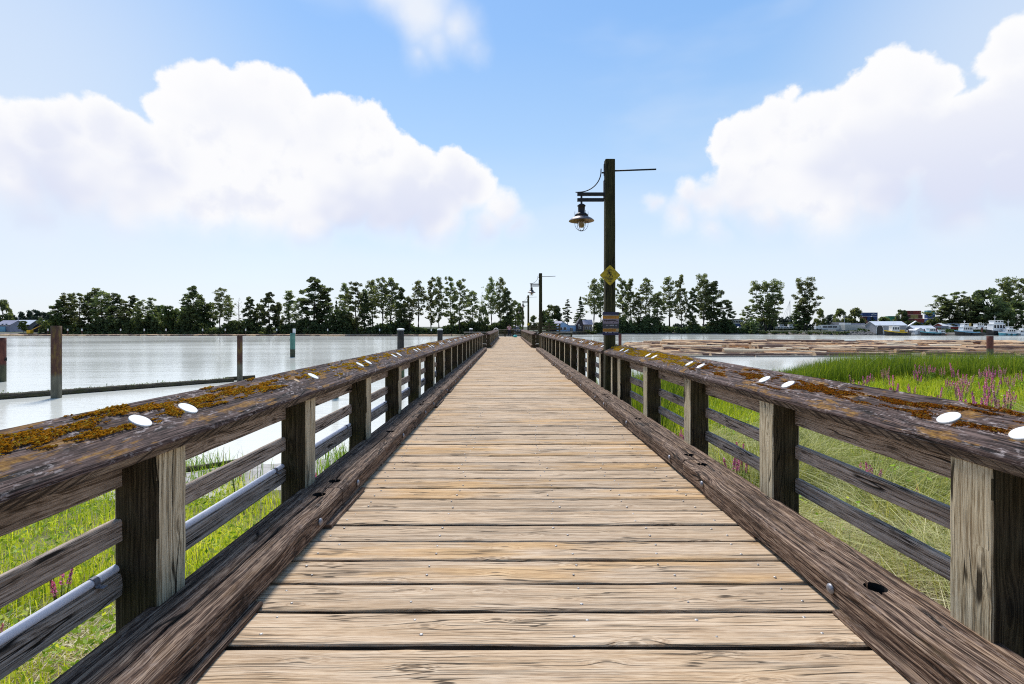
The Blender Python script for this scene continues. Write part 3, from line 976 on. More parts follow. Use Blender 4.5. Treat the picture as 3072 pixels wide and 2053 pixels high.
def railing(name_label, side, xi, post_in, posts, joints, slat_in, seed, plugs=True, conduit=False, near=True, pw=.19, y_off=0.0, gap=None):
    t = thing('wooden_railing', name_label, 'railing', (0, y_off, 0))
    V = Vector((-CT, 0, ST)) if side < 0 else Vector((CT, 0, ST))
    Wd = Vector((ST, 0, CT)) if side < 0 else Vector((-ST, 0, CT))
    zi = .843
    rng = random.Random(seed)
    # posts: top cut to the slope of the rail
    for i, y in enumerate(posts):
        w = pw if not isinstance(y, tuple) else y[1]
        y = y if not isinstance(y, tuple) else y[0]
        mb = MB()
        xin = post_in + rng.uniform(-.004, .004)
        prof = rect(w, pw, .007)
        # U up
        h = .83
        nseg = 14 if y < 9 else 3
        mb.beam((xin, y, -.35), (0, 0, 1), (0, 1, 0), (side, 0, 0), h + .35, prof, nseg, .0035 if y < 9 else .002, rng.random(), 0, seed * 40 + i, jf=5)
        # slope the top ring
        k = len(prof)
        for j in range(k):
            n = nseg * k + j
            vx, vy, vz = mb.v[n]
            dxx = abs(vx) - abs(xi)
            zt = zi + dxx * math.tan(TH) - .064 / CT - .002
            mb.v[n] = (vx, vy, zt)
        # the faces across the walk have shade painted over stained wood; the faces along it are bleached
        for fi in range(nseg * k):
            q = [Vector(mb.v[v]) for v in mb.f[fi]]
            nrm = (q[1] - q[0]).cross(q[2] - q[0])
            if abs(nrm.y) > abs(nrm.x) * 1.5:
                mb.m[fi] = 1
        mb.build('post', [M['post'], M['post_stain_shade']], t)
    y0, y1 = joints[0][0], joints[-1][1]
    # horizontal slats behind the posts
    for zlo, zhi in ((.163, .262), (.40, .497), (.635, .80)):
        a = y0
        k = 0
        pys = [p[0] if isinstance(p, tuple) else p for p in posts]
        while a < y1 - .3:
            b = min([p + .09 for p in pys if p + .09 > a + 3.2] + [y1])
            mb = MB()
            prof = [(0.004, zlo), (.046, zlo), (.05, zlo + .004), (.05, zhi - .012), (.036, zhi), (.008, zhi), (0, zhi - .010), (0, zlo + .05), (0, zlo + .004)]
            mb.beam((slat_in, a + .003, 0), (0, 1, 0), (side, 0, 0), (0, 0, 1), b - a - .006, prof, max(4, int((b - a) * (5 if a < 9 else 1))), .0035, rng.random(), 0, seed * 60 + k + int(zlo * 1000))
            mb.build('slat', M['slat'], t)
            a = b
            k += 1
    # sloping top rail planks
    for k, (a, b) in enumerate(joints):
        mb = MB()
        nn = max(8, int((b - a) * (9 if a < 9 else 2)))
        w, th = .295, .064
        ph = seed + k * 5.1
        prof = [(0, -th), (w, -th), (w, -.010), (w - .008, 0), (w * .8, .001), (w * .62, .001), (w * .42, 0), (w * .2, .001), (.012, -.001), (.003, -.010), (0.0, -.018)]

        def wander(u, i, p, q, ph=ph):
            if i in (8, 9, 10):
                nn_ = mn.noise(Vector((u * 3.0, ph, 2))) + .5 * mn.noise(Vector((u * 9.0, ph, 7)))
                q -= max(0, nn_) * .012
                p += max(0, nn_) * .006
            if i in (4, 5, 6, 7):
                q += .0035 * mn.noise(Vector((u * 2.5, ph + i * 2.0, 11)))
            return p, q
        mb.beam((xi, a + .004, zi), (0, 1, 0), V, Wd, b - a - .008, prof, nn, .0035 if a < 12 else .002, rng.random(), 0, seed * 80 + k, wander, jf=3)
        # the inner edge shows the saw-cut face
        kk = len(prof)
        for s in range(nn):
            fi = s * kk + 10
            mb.m[fi] = 1
        rail = mb.build('top_rail', [M['rail'], M['railedge']], t)
        if plugs:
            for y in [p if not isinstance(p, tuple) else None for p in posts]:
                if y is None:
                    continue
                for py, bad in ((y - .02, False), (y + .305, False)):
                    if not (a + .03 < py < b - .03):
                        continue
                    s = .545 * .295 + rng.uniform(-.004, .004)
                    mb = MB()
                    rr = .045
                    if side < 0 and abs(py - 3.76) < .03:      # a lost plug: bare recess with a chip left in it
                        mb.lathe([(rr * .55, 0), (rr * .5, .0025), (.0001, .003)], n=9)
                        pl = mb.build('plug', M['log_end'], rail)
                        tag(pl, 'broken remnant of a lost plug')
                    else:
                        mb.lathe([(rr, -.012), (rr, .002), (rr * .95, .0038), (.0001, .0042)], n=24)
                        pl = mb.build('plug', M['plug'], rail)
                    pl.location = Vector((xi, py, zi)) + V * s + Wd * .0035
                    pl.rotation_euler = (0, -side * -TH if side < 0 else -TH, 0)
                    pl.rotation_euler = Wd.to_track_quat('Z', 'Y').to_euler()
        if near and a < 26 and b > .3:
            dens = 10000 if b < 6 else (5200 if b < 12 else 2200)
            moss_tufts(side, xi, zi, max(a + .01, .3), b - .01, rail, seed + k, dens)
    return t


LP = [-1.02 + 1.6 * 0 + k * 1.6 + 0.0 for k in range(0, 20)]
LP = [2.18 - 3.2 + k * 1.6 for k in range(0, 20)]
RP = [-1.28, .32, 1.93, 3.54, 5.15, 6.76, 8.37, (9.0, .12)] + [9.97 + .15 + k * 1.61 for k in range(0, 13)]
left = railing('mossy timber railing along the river side of the near boardwalk, grey conduit on it', -1, -1.444, -1.517, LP,
               [(-2.0, 3.97), (3.97, 8.97), (8.97, 14.1), (14.1, 19.2), (19.2, 24.3), (24.3, 30.35)], -1.672, 11)
right = railing('mossy timber railing along the marsh side of the near boardwalk', 1, 1.82, 1.86, RP,
                [(-2.0, .6), (.6, 5.3), (5.3, 9.655), (9.905, 15.0), (15.0, 20.1), (20.1, 25.2), (25.2, 30.35)], 2.018, 12)
P2 = [0.4 + k * 1.6 for k in range(0, 18)]
r2l = railing('bare plank railing on the left of the second boardwalk span', -1, -1.14, -1.19, P2, [(0, 7), (7, 14), (14, 21), (21, 28.3)], -1.33, 13, plugs=False, near=False, y_off=31.0)
r2r = railing('bare plank railing on the right of the second boardwalk span', 1, 1.48, 1.53, P2, [(0, 7), (7, 14), (14, 21), (21, 28.3)], 1.67, 14, plugs=False, near=False, y_off=31.0)

# short returns that close the step between the two railings
for rr_, s_, xa, xb in ((r2l, -1, 1.14, 1.74), (r2r, 1, 1.48, 2.06)):
    lo_, hi_ = (min(s_ * xa, s_ * xb), max(s_ * xa, s_ * xb))
    for z0_, z1_ in ((.02, .25), (.27, .51), (.53, .78)):
        mb = MB()
        mb.beam((lo_, .06, 0), (1, 0, 0), (0, 1, 0), (0, 0, 1), hi_ - lo_, [(a_, z0_ + b_) for a_, b_ in rect(.05, z1_ - z0_, .006)], 4, .003, None, 0, int(z0_ * 100) + 900 + s_)
        mb.build('return_board', M['post_stain_shade'], rr_)
    mb = MB()
    mb.beam((lo_ - .03, -.04, .80), (1, 0, 0), (0, 1, 0), (0, 0, 1), hi_ - lo_ + .06, rect(.26, .06, .008), 4, .003, None, 0, 950 + s_)
    mb.build('return_cap', M['rail'], rr_)

# grey conduit strapped to the lower slat of the left railing
cd = thing('conduit', 'thin grey conduit strapped along the lower slat of the left railing', 'conduit', (-1.70, 0, .281))
mb = MB()
pts = [(0.004 * mn.noise(Vector((y * .6, 0, 0))), y, .005 * mn.noise(Vector((y * .5, 3, 0)))) for y in [-2 + .4 * k for k in range(80)]]
mb.tube(pts, .0185, 12)
mb.build('pipe', M['pipe'], cd, smooth=True)
for k in range(1, 19):
    y = 2.06 - 1.6 + (k - 1) * 1.6
    mb = MB()
    n = 10
    for wy0, wy1 in ((-.013, .013),):
        ring = []
        for j in range(n + 1):
            an = R(-30) + R(230) * j / n
            ring.append((.0215 * math.cos(an), .0215 * math.sin(an)))
        ring = [(.052, -.017), (.024, -.017)] + ring
        for j in range(len(ring) - 1):
            (ax, az), (bx, bz) = ring[j], ring[j + 1]
            mb.poly([(ax, y + wy0, az), (bx, y + wy0, bz), (bx, y + wy1, bz), (ax, y + wy1, az)])
    s = mb.build('strap', M['strap'], cd)

# ------------------------------------------------------------------ lamp posts
def lamp_post(label, loc, seed, detail=True, group=None):
    t = thing('lamp_post', label, 'lamp post', loc, 0, group)
    rng = random.Random(seed)
    mb = MB()
    H = 4.56
    w0, w1 = .206, .184
    prof = [(a - .103, b) for a, b in rect(.206, .206, .016)]

    def wander(u, i, a, b):
        k = 1 - .11 * u / (H + .4)
        return a * k, .103 + (b - .103) * k
    mb.beam((0, 0, -.4), (0, 0, 1), (1, 0, 0), (0, 1, 0), H + .4, prof, 30, .004, rng.random(), 0, seed, wander, jf=2)
    mb.build('pole', M['pole'], t)
    cy = .10
    mb = MB()
    mb.box((-.113, cy - .05, 4.02 - 1.33 + 1.13), (-.094, cy + .05, 4.17))
    mb.box((-.119, cy - .02, 3.86), (-.112, cy + .02, 3.875))
    mb.build('arm_plate', M['iron'], t)
    mb = MB()
    mb.box((-.110, cy - .035, 4.27), (-.091, cy + .035, 4.49))
    mb.box((-.150, cy - .012, 4.305), (-.110, cy + .012, 4.33))
    mb.build('brace_plate', M['iron'], t)
    for z in (3.90, 3.79):
        mb = MB()
        z += .0
        mb.box((-.625, cy - .028, z - .03), (-.11, cy + .028, z + .03))
        mb.build('arm', M['iron'], t)
    # curved brace
    pts = []
    cx, cz, ra = -.62, 4.37, .45
    for k in range(15):
        an = R(-5) - R(83) * k / 14
        pts.append((-.60 + .435 * math.cos(an), cy, 4.345 + .405 * math.sin(an)))
    pts = [(-.165, cy, 4.395)] + pts + [(-.66, cy, 3.938)]
    mb = MB()
    mb.tube(pts, .0105, 8)
    mb.build('curved_brace', M['iron'], t, smooth=True)
    mb = MB()
    mb.tube([(.09, cy, 4.355), (.905, cy, 4.385)], .0155, 10)
    mb.build('banner_rod', M['iron'], t, smooth=True)
    # lantern
    lx = -.545
    mb = MB()
    mb.lathe([(.02, .0), (.02, .24)], (lx, cy, 3.69), 10)
    mb.build('hanger', M['iron'], t, smooth=True)
    c = (lx, cy, 0)
    mb = MB()
    mb.lathe([(.001, 3.712), (.045, 3.708), (.078, 3.685), (.082, 3.668), (.068, 3.66), (.066, 3.545), (.07, 3.54), (.09, 3.528), (.122, 3.505), (.128, 3.478), (.122, 3.470), (.05, 3.466)], c, 24)
    lan = mb.build('lantern', M['bronze'], t, smooth=True)
    mb = MB()
    mb.lathe([(.10, 3.472), (.135, 3.460), (.20, 3.425), (.243, 3.388), (.246, 3.378)], c, 32)
    mb.lathe([(.246, 3.378), (.240, 3.380), (.195, 3.412), (.13, 3.446), (.05, 3.455)], c, 32, m=1)
    mb.build('lamp_shade', [M['shade_out'], M['shade_in']], lan, smooth=True)
    mb = MB()
    mb.lathe([(.066, 3.458), (.068, 3.36), (.060, 3.29), (.040, 3.255), (.001, 3.246)], c, 20)
    mb.build('glass_jar', M['glass_lamp'], lan, smooth=True)
    mb = MB()
    for k in range(6):
        an = 2 * math.pi * k / 6
        pts = []
        for (rr, z) in ((.128, 3.60), (.130, 3.47), (.130, 3.34), (.125, 3.29), (.100, 3.235), (.060, 3.200), (.02, 3.19)):
            pts.append((lx + rr * math.cos(an), cy + rr * math.sin(an), z - (.035 if z > 3.5 else 0)))
        mb.tube(pts, .0042, 6)
    for z, rr in ((3.355, .130), (3.19, .035)):
        ring = [(lx + rr * math.cos(2 * math.pi * k / 20), cy + rr * math.sin(2 * math.pi * k / 20), z) for k in range(21)]
        mb.tube(ring, .0045, 6, cap=False)
    mb.build('wire_cage', M['iron'], lan, smooth=True)
    return t


m_, t_, o_ = new_mat('amber_glass')
p_ = t_.node('ShaderNodeBsdfPrincipled', Base_Color=(0.30, 0.22, 0.11), Roughness=0.18)
p_.inputs['Transmission Weight'].default_value = 0.35
t_.l.new(p_.outputs[0], o_.inputs[0])
M['glass_lamp'] = m_

XR = 1.966
lamp1 = lamp_post('tall mossy lamp post beside the near right railing, carrying two signs', (XR, 9.68, 0), 3)
for lab, loc in (('second lamp post, standing where the wider boardwalk meets the narrower span', (XR - .01, 30.45, 0)),
                 ('third lamp post, with a small yellow sign, beside the second span railing', (2.07, 52.0, 0)),
                 ('farthest and smallest lamp post, beyond the end platform', (2.12, 73.5, 0))):
    c = copy_tree(lamp1)
    c.location = loc
    c['label'] = lab

# signs on the near lamp post
def diamond_sign(label, loc, half, fig=True):
    t = thing('warning_sign', label, 'sign', loc)
    mb = MB()
    n = 5
    y = 0
    c = [(half, 0), (0, half), (-half, 0), (0, -half)]
    ring = []
    for i in range(4):
        (ax, az), (bx, bz) = c[i], c[(i + 1) % 4]
        for f in (.06, .94):
            ring.append((ax + (bx - ax) * f, az + (bz - az) * f))
    mb.poly([(x, -.004, z) for x, z in ring][::-1])
    mb.poly([(x, .0, z) for x, z in ring])
    for i in range(len(ring)):
        a, b = ring[i], ring[(i + 1) % len(ring)]
        mb.poly([(a[0], -.004, a[1]), (b[0], -.004, b[1]), (b[0], 0, b[1]), (a[0], 0, a[1])])
    mb.build('sign_plate', M['sign_yellow'], t, recalc=True)
    if fig:
        mb = MB()
        def st(pts, w):
            for (ax, az), (bx, bz) in zip(pts, pts[1:]):
                d = Vector((bx - ax, bz - az)).normalized()
                nx_, nz_ = -d.y * w, d.x * w
                mb.poly([(ax + nx_, -.0065, az + nz_), (ax - nx_, -.0065, az - nz_), (bx - nx_, -.0065, bz - nz_), (bx + nx_, -.0065, bz + nz_)])
        s = half
        mb.poly([(s * (-.13 + .075 * math.cos(2 * math.pi * k / 10)), -.0065, s * (.40 + .075 * math.sin(2 * math.pi * k / 10))) for k in range(10)])
        st([(-.13 * s, .33 * s), (-.02 * s, .10 * s)], .055 * s)
        st([(-.10 * s, .27 * s), (.16 * s, .20 * s)], .028 * s)
        st([(-.10 * s, .27 * s), (-.26 * s, .08 * s)], .028 * s)
        st([(-.02 * s, .12 * s), (.16 * s, .04 * s), (.24 * s, -.15 * s)], .036 * s)
        st([(-.02 * s, .10 * s), (.04 * s, -.06 * s), (-.10 * s, -.17 * s)], .036 * s)
        mb.build('slipping_figure', M['sign_ink'], t)
        mb = MB()
        rng = random.Random(8)
        for z, wd in ((.52, .30), (-.30, .52), (-.42, .42), (-.56, .26)):
            x = -wd / 2
            while x < wd / 2:
                L = rng.uniform(.03, .075)
                mb.poly([(s * x, -.0066, s * (z - .035)), (s * (x + L), -.0066, s * (z - .035)), (s * (x + L), -.0066, s * (z + .035)), (s * x, -.0066, s * (z + .035))])
                x += L + .022
        for z, wd in ((.44, .46), (-.20, .70)):
            mb.poly([(-s * wd, -.0066, s * (z - .006)), (s * wd, -.0066, s * (z - .006)), (s * wd, -.0066, s * (z + .006)), (-s * wd, -.0066, s * (z + .006))])
        mb.build('worn_lettering', M['sign_ink'], t)
    return t


def dirty(name, col, dirt, amt=.75, sc=14.0):
    m, t, o = new_mat(name)
    pos = t.n.new('ShaderNodeNewGeometry').outputs['Position']
    n = t.noise(pos, sc, 5.0, .65)
    c = t.mix(t.math('MULTIPLY', t.mapr(n, .38, .66), amt), col, dirt)
    p = t.node('ShaderNodeBsdfPrincipled', Base_Color=c, Roughness=.6)
    t.l.new(p.outputs[0], o.inputs[0])
    return m


M['sign_yellow'] = dirty('weathered_yellow', (0.58, 0.42, 0.012), (0.17, 0.135, 0.014))
M['sign_ink'] = dirty('faded_black_ink', (0.035, 0.03, 0.012), (0.09, 0.075, 0.012), .6, 40)
diamond_sign('weathered yellow diamond warning sign with a slipping figure on the near lamp post', (XR - .010, 9.68 - .003, 2.315), .203)
diamond_sign('tiny yellow diamond sign on the third lamp post', (2.07, 51.99, 1.56), .17, False)

t = thing('notice_board', 'navy and orange fish notice fixed to the near lamp post below the yellow diamond', 'notice', (XR + .002, 9.675, 1.385))
M['n_navy'] = plain('navy_print', (0.018, 0.018, 0.075), .45, var=.2, scale=30)
M['n_orange'] = plain('orange_print', (0.58, 0.25, 0.012), .45, var=.12, scale=40)
M['n_cream'] = plain('cream_print', (0.50, 0.36, 0.20), .45, scale=40)
M['n_lilac'] = plain('lilac_print', (0.26, 0.21, 0.27), .45, var=.15, scale=20)
M['n_slate'] = plain('slate_print', (0.055, 0.055, 0.075), .45, var=.3, scale=30)
M['n_fish'] = plain('fish_print', (0.022, 0.010, 0.022), .45, scale=30)
M['n_ink'] = plain('brown_print', (0.20, 0.08, 0.01), .45, scale=40)
M['n_pale'] = plain('pale_print', (0.50, 0.50, 0.58), .45, scale=40)
pw, ph = .154, .223
mb = MB()
mb.box((-pw, -.004, -ph), (pw, 0, ph))
mb.build('notice_panel', M['n_navy'], t)


def band(name, z0, z1, mat, x0=-pw, x1=pw, d=.0055):
    mb = MB()
    mb.poly([(x0, -d, z0), (x1, -d, z0), (x1, -d, z1), (x0, -d, z1)])
    return mb.build(name, mat, t)


zt = lambda f: ph - 2 * ph * f          # fraction from the top
band('title_band', zt(.285), zt(.155), M['n_orange'], d=.0062)
band('title_border', zt(.168), zt(.150), M['n_cream'], d=.0068)
band('picture_field', zt(.50), zt(.285), M['n_lilac'])
band('photo_strip', zt(.70), zt(.50), M['n_slate'])
band('contact_band', zt(.845), zt(.71), M['n_orange'])
mb = MB()
for (x0, x1, z0, z1) in ((-pw, pw, .722, .71), (-pw, pw, .845, .833), (-pw, -pw + .006, .845, .71), (pw - .006, pw, .845, .71), (.105, .145, .83, .72)):
    mb.poly([(x0, -.0068, zt(z0)), (x1, -.0068, zt(z0)), (x1, -.0068, zt(z1)), (x0, -.0068, zt(z1))])
mb.build('contact_border', M['n_cream'], t)
mb = MB()
fish = [(-.148, .040), (-.125, .026), (-.10, .018), (-.083, .032), (-.072, .020), (-.03, .025), (.03, .031), (.075, .027), (.11, .012), (.146, -.012), (.12, -.008), (.09, .002),
        (.06, .010), (.0, .008), (-.05, .004), (-.09, .0), (-.112, .006), (-.135, -.012), (-.122, .014)]
zc = zt(.40)
fz = [(x, -.0064, z + zc) for x, z in fish]
for i in range(1, 9):
    mb.poly([fz[i], fz[i + 1], fz[18 - i], fz[18 - i + 1 if i > 0 else 18]][::-1])
mb.poly([fz[0], fz[1], fz[18]])
mb.poly([(.075, -.0066, zc + .004), (.062, -.0066, zc - .020), (.042, -.0066, zc - .034), (.050, -.0066, zc - .012)])
mb.poly([(-.092, -.0066, zc + .003), (-.085, -.0066, zc - .016), (-.078, -.0066, zc + .002)])
mb.poly([(-.06, -.0066, zc - .012), (-.05, -.0066, zc - .021), (-.032, -.0066, zc - .009), (-.04, -.0066, zc - .006)])
mb.build('fish_picture', M['n_fish'], t)
mb = MB()
rng = random.Random(4)
for z, a, b, hh, mi in ((.185, -.14, .14, .008, 0), (.225, -.095, .10, .009, 0), (.755, -.135, .09, .006, 0), (.775, -.135, .085, .006, 0), (.80, -.135, .08, .006, 0), (.13, -.145, -.065, .008, 1), (.13, -.05, .135, .005, 1),
                        (.88, -.11, -.08, .02, 1), (.89, -.05, -.01, .014, 1), (.885, .0, .012, .016, 1), (.89, .05, .14, .008, 1), (.575, -.09, -.05, .012, 1), (.57, -.02, .06, .016, 1), (.59, .085, .12, .010, 1)):
    x = a
    while x < b:
        L = rng.uniform(.007, .018)
        mb.poly([(x, -.0072, zt(z) - hh / 2), (x + L, -.0072, zt(z) - hh / 2), (x + L, -.0072, zt(z) + hh / 2), (x, -.0072, zt(z) + hh / 2)], m=mi)
        x += L + .004
mb.build('printed_lines', [M['n_ink'], M['n_pale']], t)

# ------------------------------------------------------------------ platform at the far end
pf = thing('end_platform', 'dark timber platform across the far end of the boardwalk', 'platform', (0, 59.2, 0))
deck_mesh(-5.2, 7.6, 0, 7.6, .257, 3).build('deck', [M['deck'], M['deckend']], pf)
mb = MB()
mb.box((-5.2, 0.05, -.45), (-1.42, .2, -.08))
mb.box((1.8, 0.05, -.45), (7.6, .2, -.08))
mb.box((-5.2, 7.4, -.45), (7.6, 7.6, -.08))
mb.build('edge_beam', M['platform'], pf)
for x in (-4.8, -1.8, 2.2, 5, 7.2):
    for y in (.5, 7):
        mb = MB()
        mb.tube([(x, y, -.08), (x, y, WATER - 1.5)], .17, 10)
        mb.build('support_pile', M['pile_wood'], pf, smooth=True)


def side_rail(label, loc, length, h, along, seed, boards=3, pale=True, rz=0):
    t = thing('platform_railing', label, 'railing', loc, rz)
    n = int(length / 1.5) + 1
    for k in range(n + 1):
        x = length * k / n
        mb = MB()
        mb.box((x - .09, -.09, 0.0), (x + .09, .09, h))
        mb.build('post', M['platform'], t)
    for j in range(boards):
        z = .12 + (h - .2) * j / boards
        mb = MB()
        mb.box((0, -.135, z), (length, -.095, z + (h - .2) / boards * .62))
        mb.build('board', M['platform'], t)
    mb = MB()
    mb.box((-.1, -.16, h + .002), (length + .1, .16, h + .07))
    mb.build('cap_rail', M['platform_pale'] if pale else M['platform'], t)
    return t


side_rail('low dark railing with pale cap on the left wing of the end platform', (-5.15, 59.45, 0.005), 3.75, .62, 'x', 1)
side_rail('low dark railing with pale cap on the right wing of the end platform', (1.95, 59.45, 0.005), 5.5, .62, 'x', 2)
side_rail('pale topped railing closing the far end of the platform', (-1.5, 66.5, 0.005), 3.2, .86, 'x', 3)
side_rail('tall four-board gangway railing at the back right of the platform', (2.6, 66.6, 0.005), 4.2, 1.66, 'x', 4, boards=4, pale=False)

# hoop, bag and person on the platform
t = thing('boat_ladder', 'white tubular ladder hoop at the back left corner of the platform', 'ladder', (-1.62, 66.4, 0.005))
mb = MB()
pts = [(-.28, 0, 0), (-.28, 0, .85)] + [(-.28 * math.cos(R(18 * k)), 0, .85 + .25 * math.sin(R(18 * k))) for k in range(11)] + [(.28, 0, .85), (.28, 0, 0)]
mb.tube(pts, .05, 8)
mb.build('hoop', M['white'], t, smooth=True)
mb = MB()
for z in (.2, .5):
    mb.tube([(-.28, 0, z), (.28, 0, z)], .025, 6)
mb.build('rungs', M['white'], t, smooth=True)
t = thing('tote_bag', 'bright teal bag lying on the end of the boardwalk', 'bag', (.83, 61.2, 0.012))
mb = MB()
mb.lathe([(.001, .0), (.20, .01), (.24, .12), (.21, .24), (.12, .27), (.001, .275)], (0, 0, 0), 12)
mb.build('bag_body', M['teal_b'], t, smooth=True)
mb = MB()
mb.tube([(-.12 + .024 * k, 0, .25 + .12 * math.sin(math.pi * k / 10)) for k in range(11)], .016, 6)
mb.build('handle', M['teal_b'], t, smooth=True)


def skin(name, verts, edges, radii, mat, parent, root=0):
    me = bpy.data.meshes.new(name)
    me.from_pydata(verts, edges, [])
    o = bpy.data.objects.new(name, me)
    COL.objects.link(o)
    o.modifiers.new('s', 'SKIN')
    for i, r in enumerate(radii):
        d = me.skin_vertices[0].data[i]
        d.radius = (r, r) if not isinstance(r, tuple) else r
        d.use_root = i == root
    sb = o.modifiers.new('b', 'SUBSURF')
    sb.levels = sb.render_levels = 2
    bpy.context.view_layer.update()
    dg = bpy.context.evaluated_depsgraph_get()
    m2 = bpy.data.meshes.new_from_object(o.evaluated_get(dg))
    bpy.data.objects.remove(o)
    m2.materials.clear()
    m2.materials.append(mat)
    m2.polygons.foreach_set('use_smooth', [True] * len(m2.polygons))
    return link(name, m2, parent)


t = thing('person', 'person in a pink top and dark trousers leaning on the far platform rail', 'person', (.12, 66.05, 0.012), R(4))
bv = [(0, 0, .84), (0, .03, 1.02), (0, .10, 1.22), (0, .15, 1.34), (0, .19, 1.40), (0, .22, 1.50), (0, .21, 1.58),
      (-.10, 0, .80), (-.12, .02, .45), (-.13, -.03, .07), (-.14, .10, .035), (.10, 0, .80), (.11, .03, .45), (.12, -.02, .07), (.13, .11, .035),
      (-.18, .12, 1.29), (-.27, .20, 1.10), (-.24, .36, .98), (-.20, .43, .975), (.18, .12, 1.29), (.27, .20, 1.10), (.24, .36, .98), (.20, .43, .975)]
be = [(0, 1), (1, 2), (2, 3), (3, 4), (4, 5), (5, 6), (0, 7), (7, 8), (8, 9), (9, 10), (0, 11), (11, 12), (12, 13), (13, 14), (2, 15), (15, 16), (16, 17), (17, 18), (2, 19), (19, 20), (20, 21), (21, 22)]
brd = [.13, .12, .13, .06, .05, .085, .07, .085, .06, .042, .035, .085, .06, .042, .035, .05, .04, .032, .03, .05, .04, .032, .03]
skin('body', bv, be, brd, M['skin'], t)
skin('top', [bv[i] for i in (0, 1, 2, 15, 16, 19, 20)], [(0, 1), (1, 2), (2, 3), (3, 4), (2, 5), (5, 6)], [.145, .14, .15, .066, .055, .066, .055], M['pink'], t, 1)
skin('trousers', [(0, 0, .88)] + [bv[i] for i in (7, 8, 9, 11, 12, 13)], [(0, 1), (1, 2), (2, 3), (0, 4), (4, 5), (5, 6)], [.145, .10, .075, .06, .10, .075, .06], M['navy_cloth'], t)
skin('hair', [(0, .19, 1.52), (0, .195, 1.61), (0, .15, 1.50)], [(0, 1), (0, 2)], [.098, .07, .07], M['hair'], t)

# ------------------------------------------------------------------ piles and floating timbers
def pile(label, x, y, zt_, rad, mat, cat='pile', taper=1.0, name='steel_pile', n=20, bracket=False):
    t = thing(name, label, cat, (x, y, 0))
    mb = MB()
    k = 10
    zs = [WATER - 1.0 + (zt_ - WATER + 1.0) * i / k for i in range(k + 1)]
    pr = [(rad * (taper + (1 - taper) * i / k), z) for i, z in enumerate(zs)]
    mb.lathe(pr + [(rad * .93, zt_ + .004), (rad * .90, zt_ - .05), (.001, zt_ - .05)], (0, 0, 0), n)
    mb.build('shaft', mat, t, smooth=False if n < 12 else True)
    if bracket:
        mb = MB()
        mb.box((rad * .9, -.05, zt_ - 1.75), (rad + .09, .05, zt_ - 1.62))
        mb.box((rad + .05, -.05, zt_ - 1.66), (rad + .09, .05, zt_ - 1.50))
        mb.build('bracket', M['iron'], t)
    return t


Pp = at(5, 1014, 38.3)
pile('rusty steel pile cut by the left edge, with a small bracket', Pp.x, 38.3, Pp.z, .27, M['rust_red'], bracket=True)
Pp = at(169, 978.5, 29.6)
pile('tall rusty steel pile standing at the floating timber boom', Pp.x, 29.6, Pp.z, .255, M['rust'])
Pp = at(719.5, 1008, 38.5)
pile('slim brown steel pile standing right behind the left railing', Pp.x, 38.5, Pp.z, .195, M['rust'])
Pp = at(878, 1000, 69.3)
t = pile('green channel marker pile with a white board on top', Pp.x, 69.3, Pp.z, .335, M['green_pile'], name='marker_pile')
mb = MB()
mb.box((.02, -.04, Pp.z - .02), (.42, -.02, Pp.z + .62))
mb.build('marker_board', M['white'], t)
mb = MB()
mb.box((.20, -.045, Pp.z + .0), (.23, -.0401, Pp.z + .60))
mb.build('marker_stripe', M['grey'], t)
mb = MB()
mb.box((-.42, -.06, -.6), (-.30, .06, -.45))
mb.build('bracket', M['iron'], t)
for lab, px, pz, y, rad in (('dark timber pile with white cap, nearest of the three capped piles', 1202, 991, 41, .30),
                            ('dark timber pile with white cap, middle one of the three', 1320, 991, 50, .29),
                            ('dark timber pile with white cap beside the end platform', 1413, 989, 60.0, .22)):
    Pp = at(px, pz, y)
    t = pile(lab, Pp.x, y, Pp.z, rad * .86, M['pile_algae'], taper=1.28, name='timber_pile', n=14)
    mb = MB()
    mb.lathe([(rad * .80, Pp.z), (rad * 1.0, Pp.z + .0), (rad * 1.02, Pp.z + .11), (rad * .55, Pp.z + .15), (.001, Pp.z + .16)], (0, 0, 0), 14)
    mb.build('pile_cap', M['white'], t)
Pp = at(1006, 1195, 29.5)
pile('short dark timber stub seen through the left railing', Pp.x, 29.5, -1.15, .19, M['pile_algae'], name='timber_pile', n=12)
Pp = at(1860, 1002, 66)
pile('dark brown steel pile in the river just behind the near lamp post', Pp.x, 66, Pp.z, .20, M['rust_red'])
Pp = at(2970, 1008.6, 66)
pile('red rusty steel pile in front of the log raft above the reeds', Pp.x, 66, Pp.z, .35, M['rust_red'])

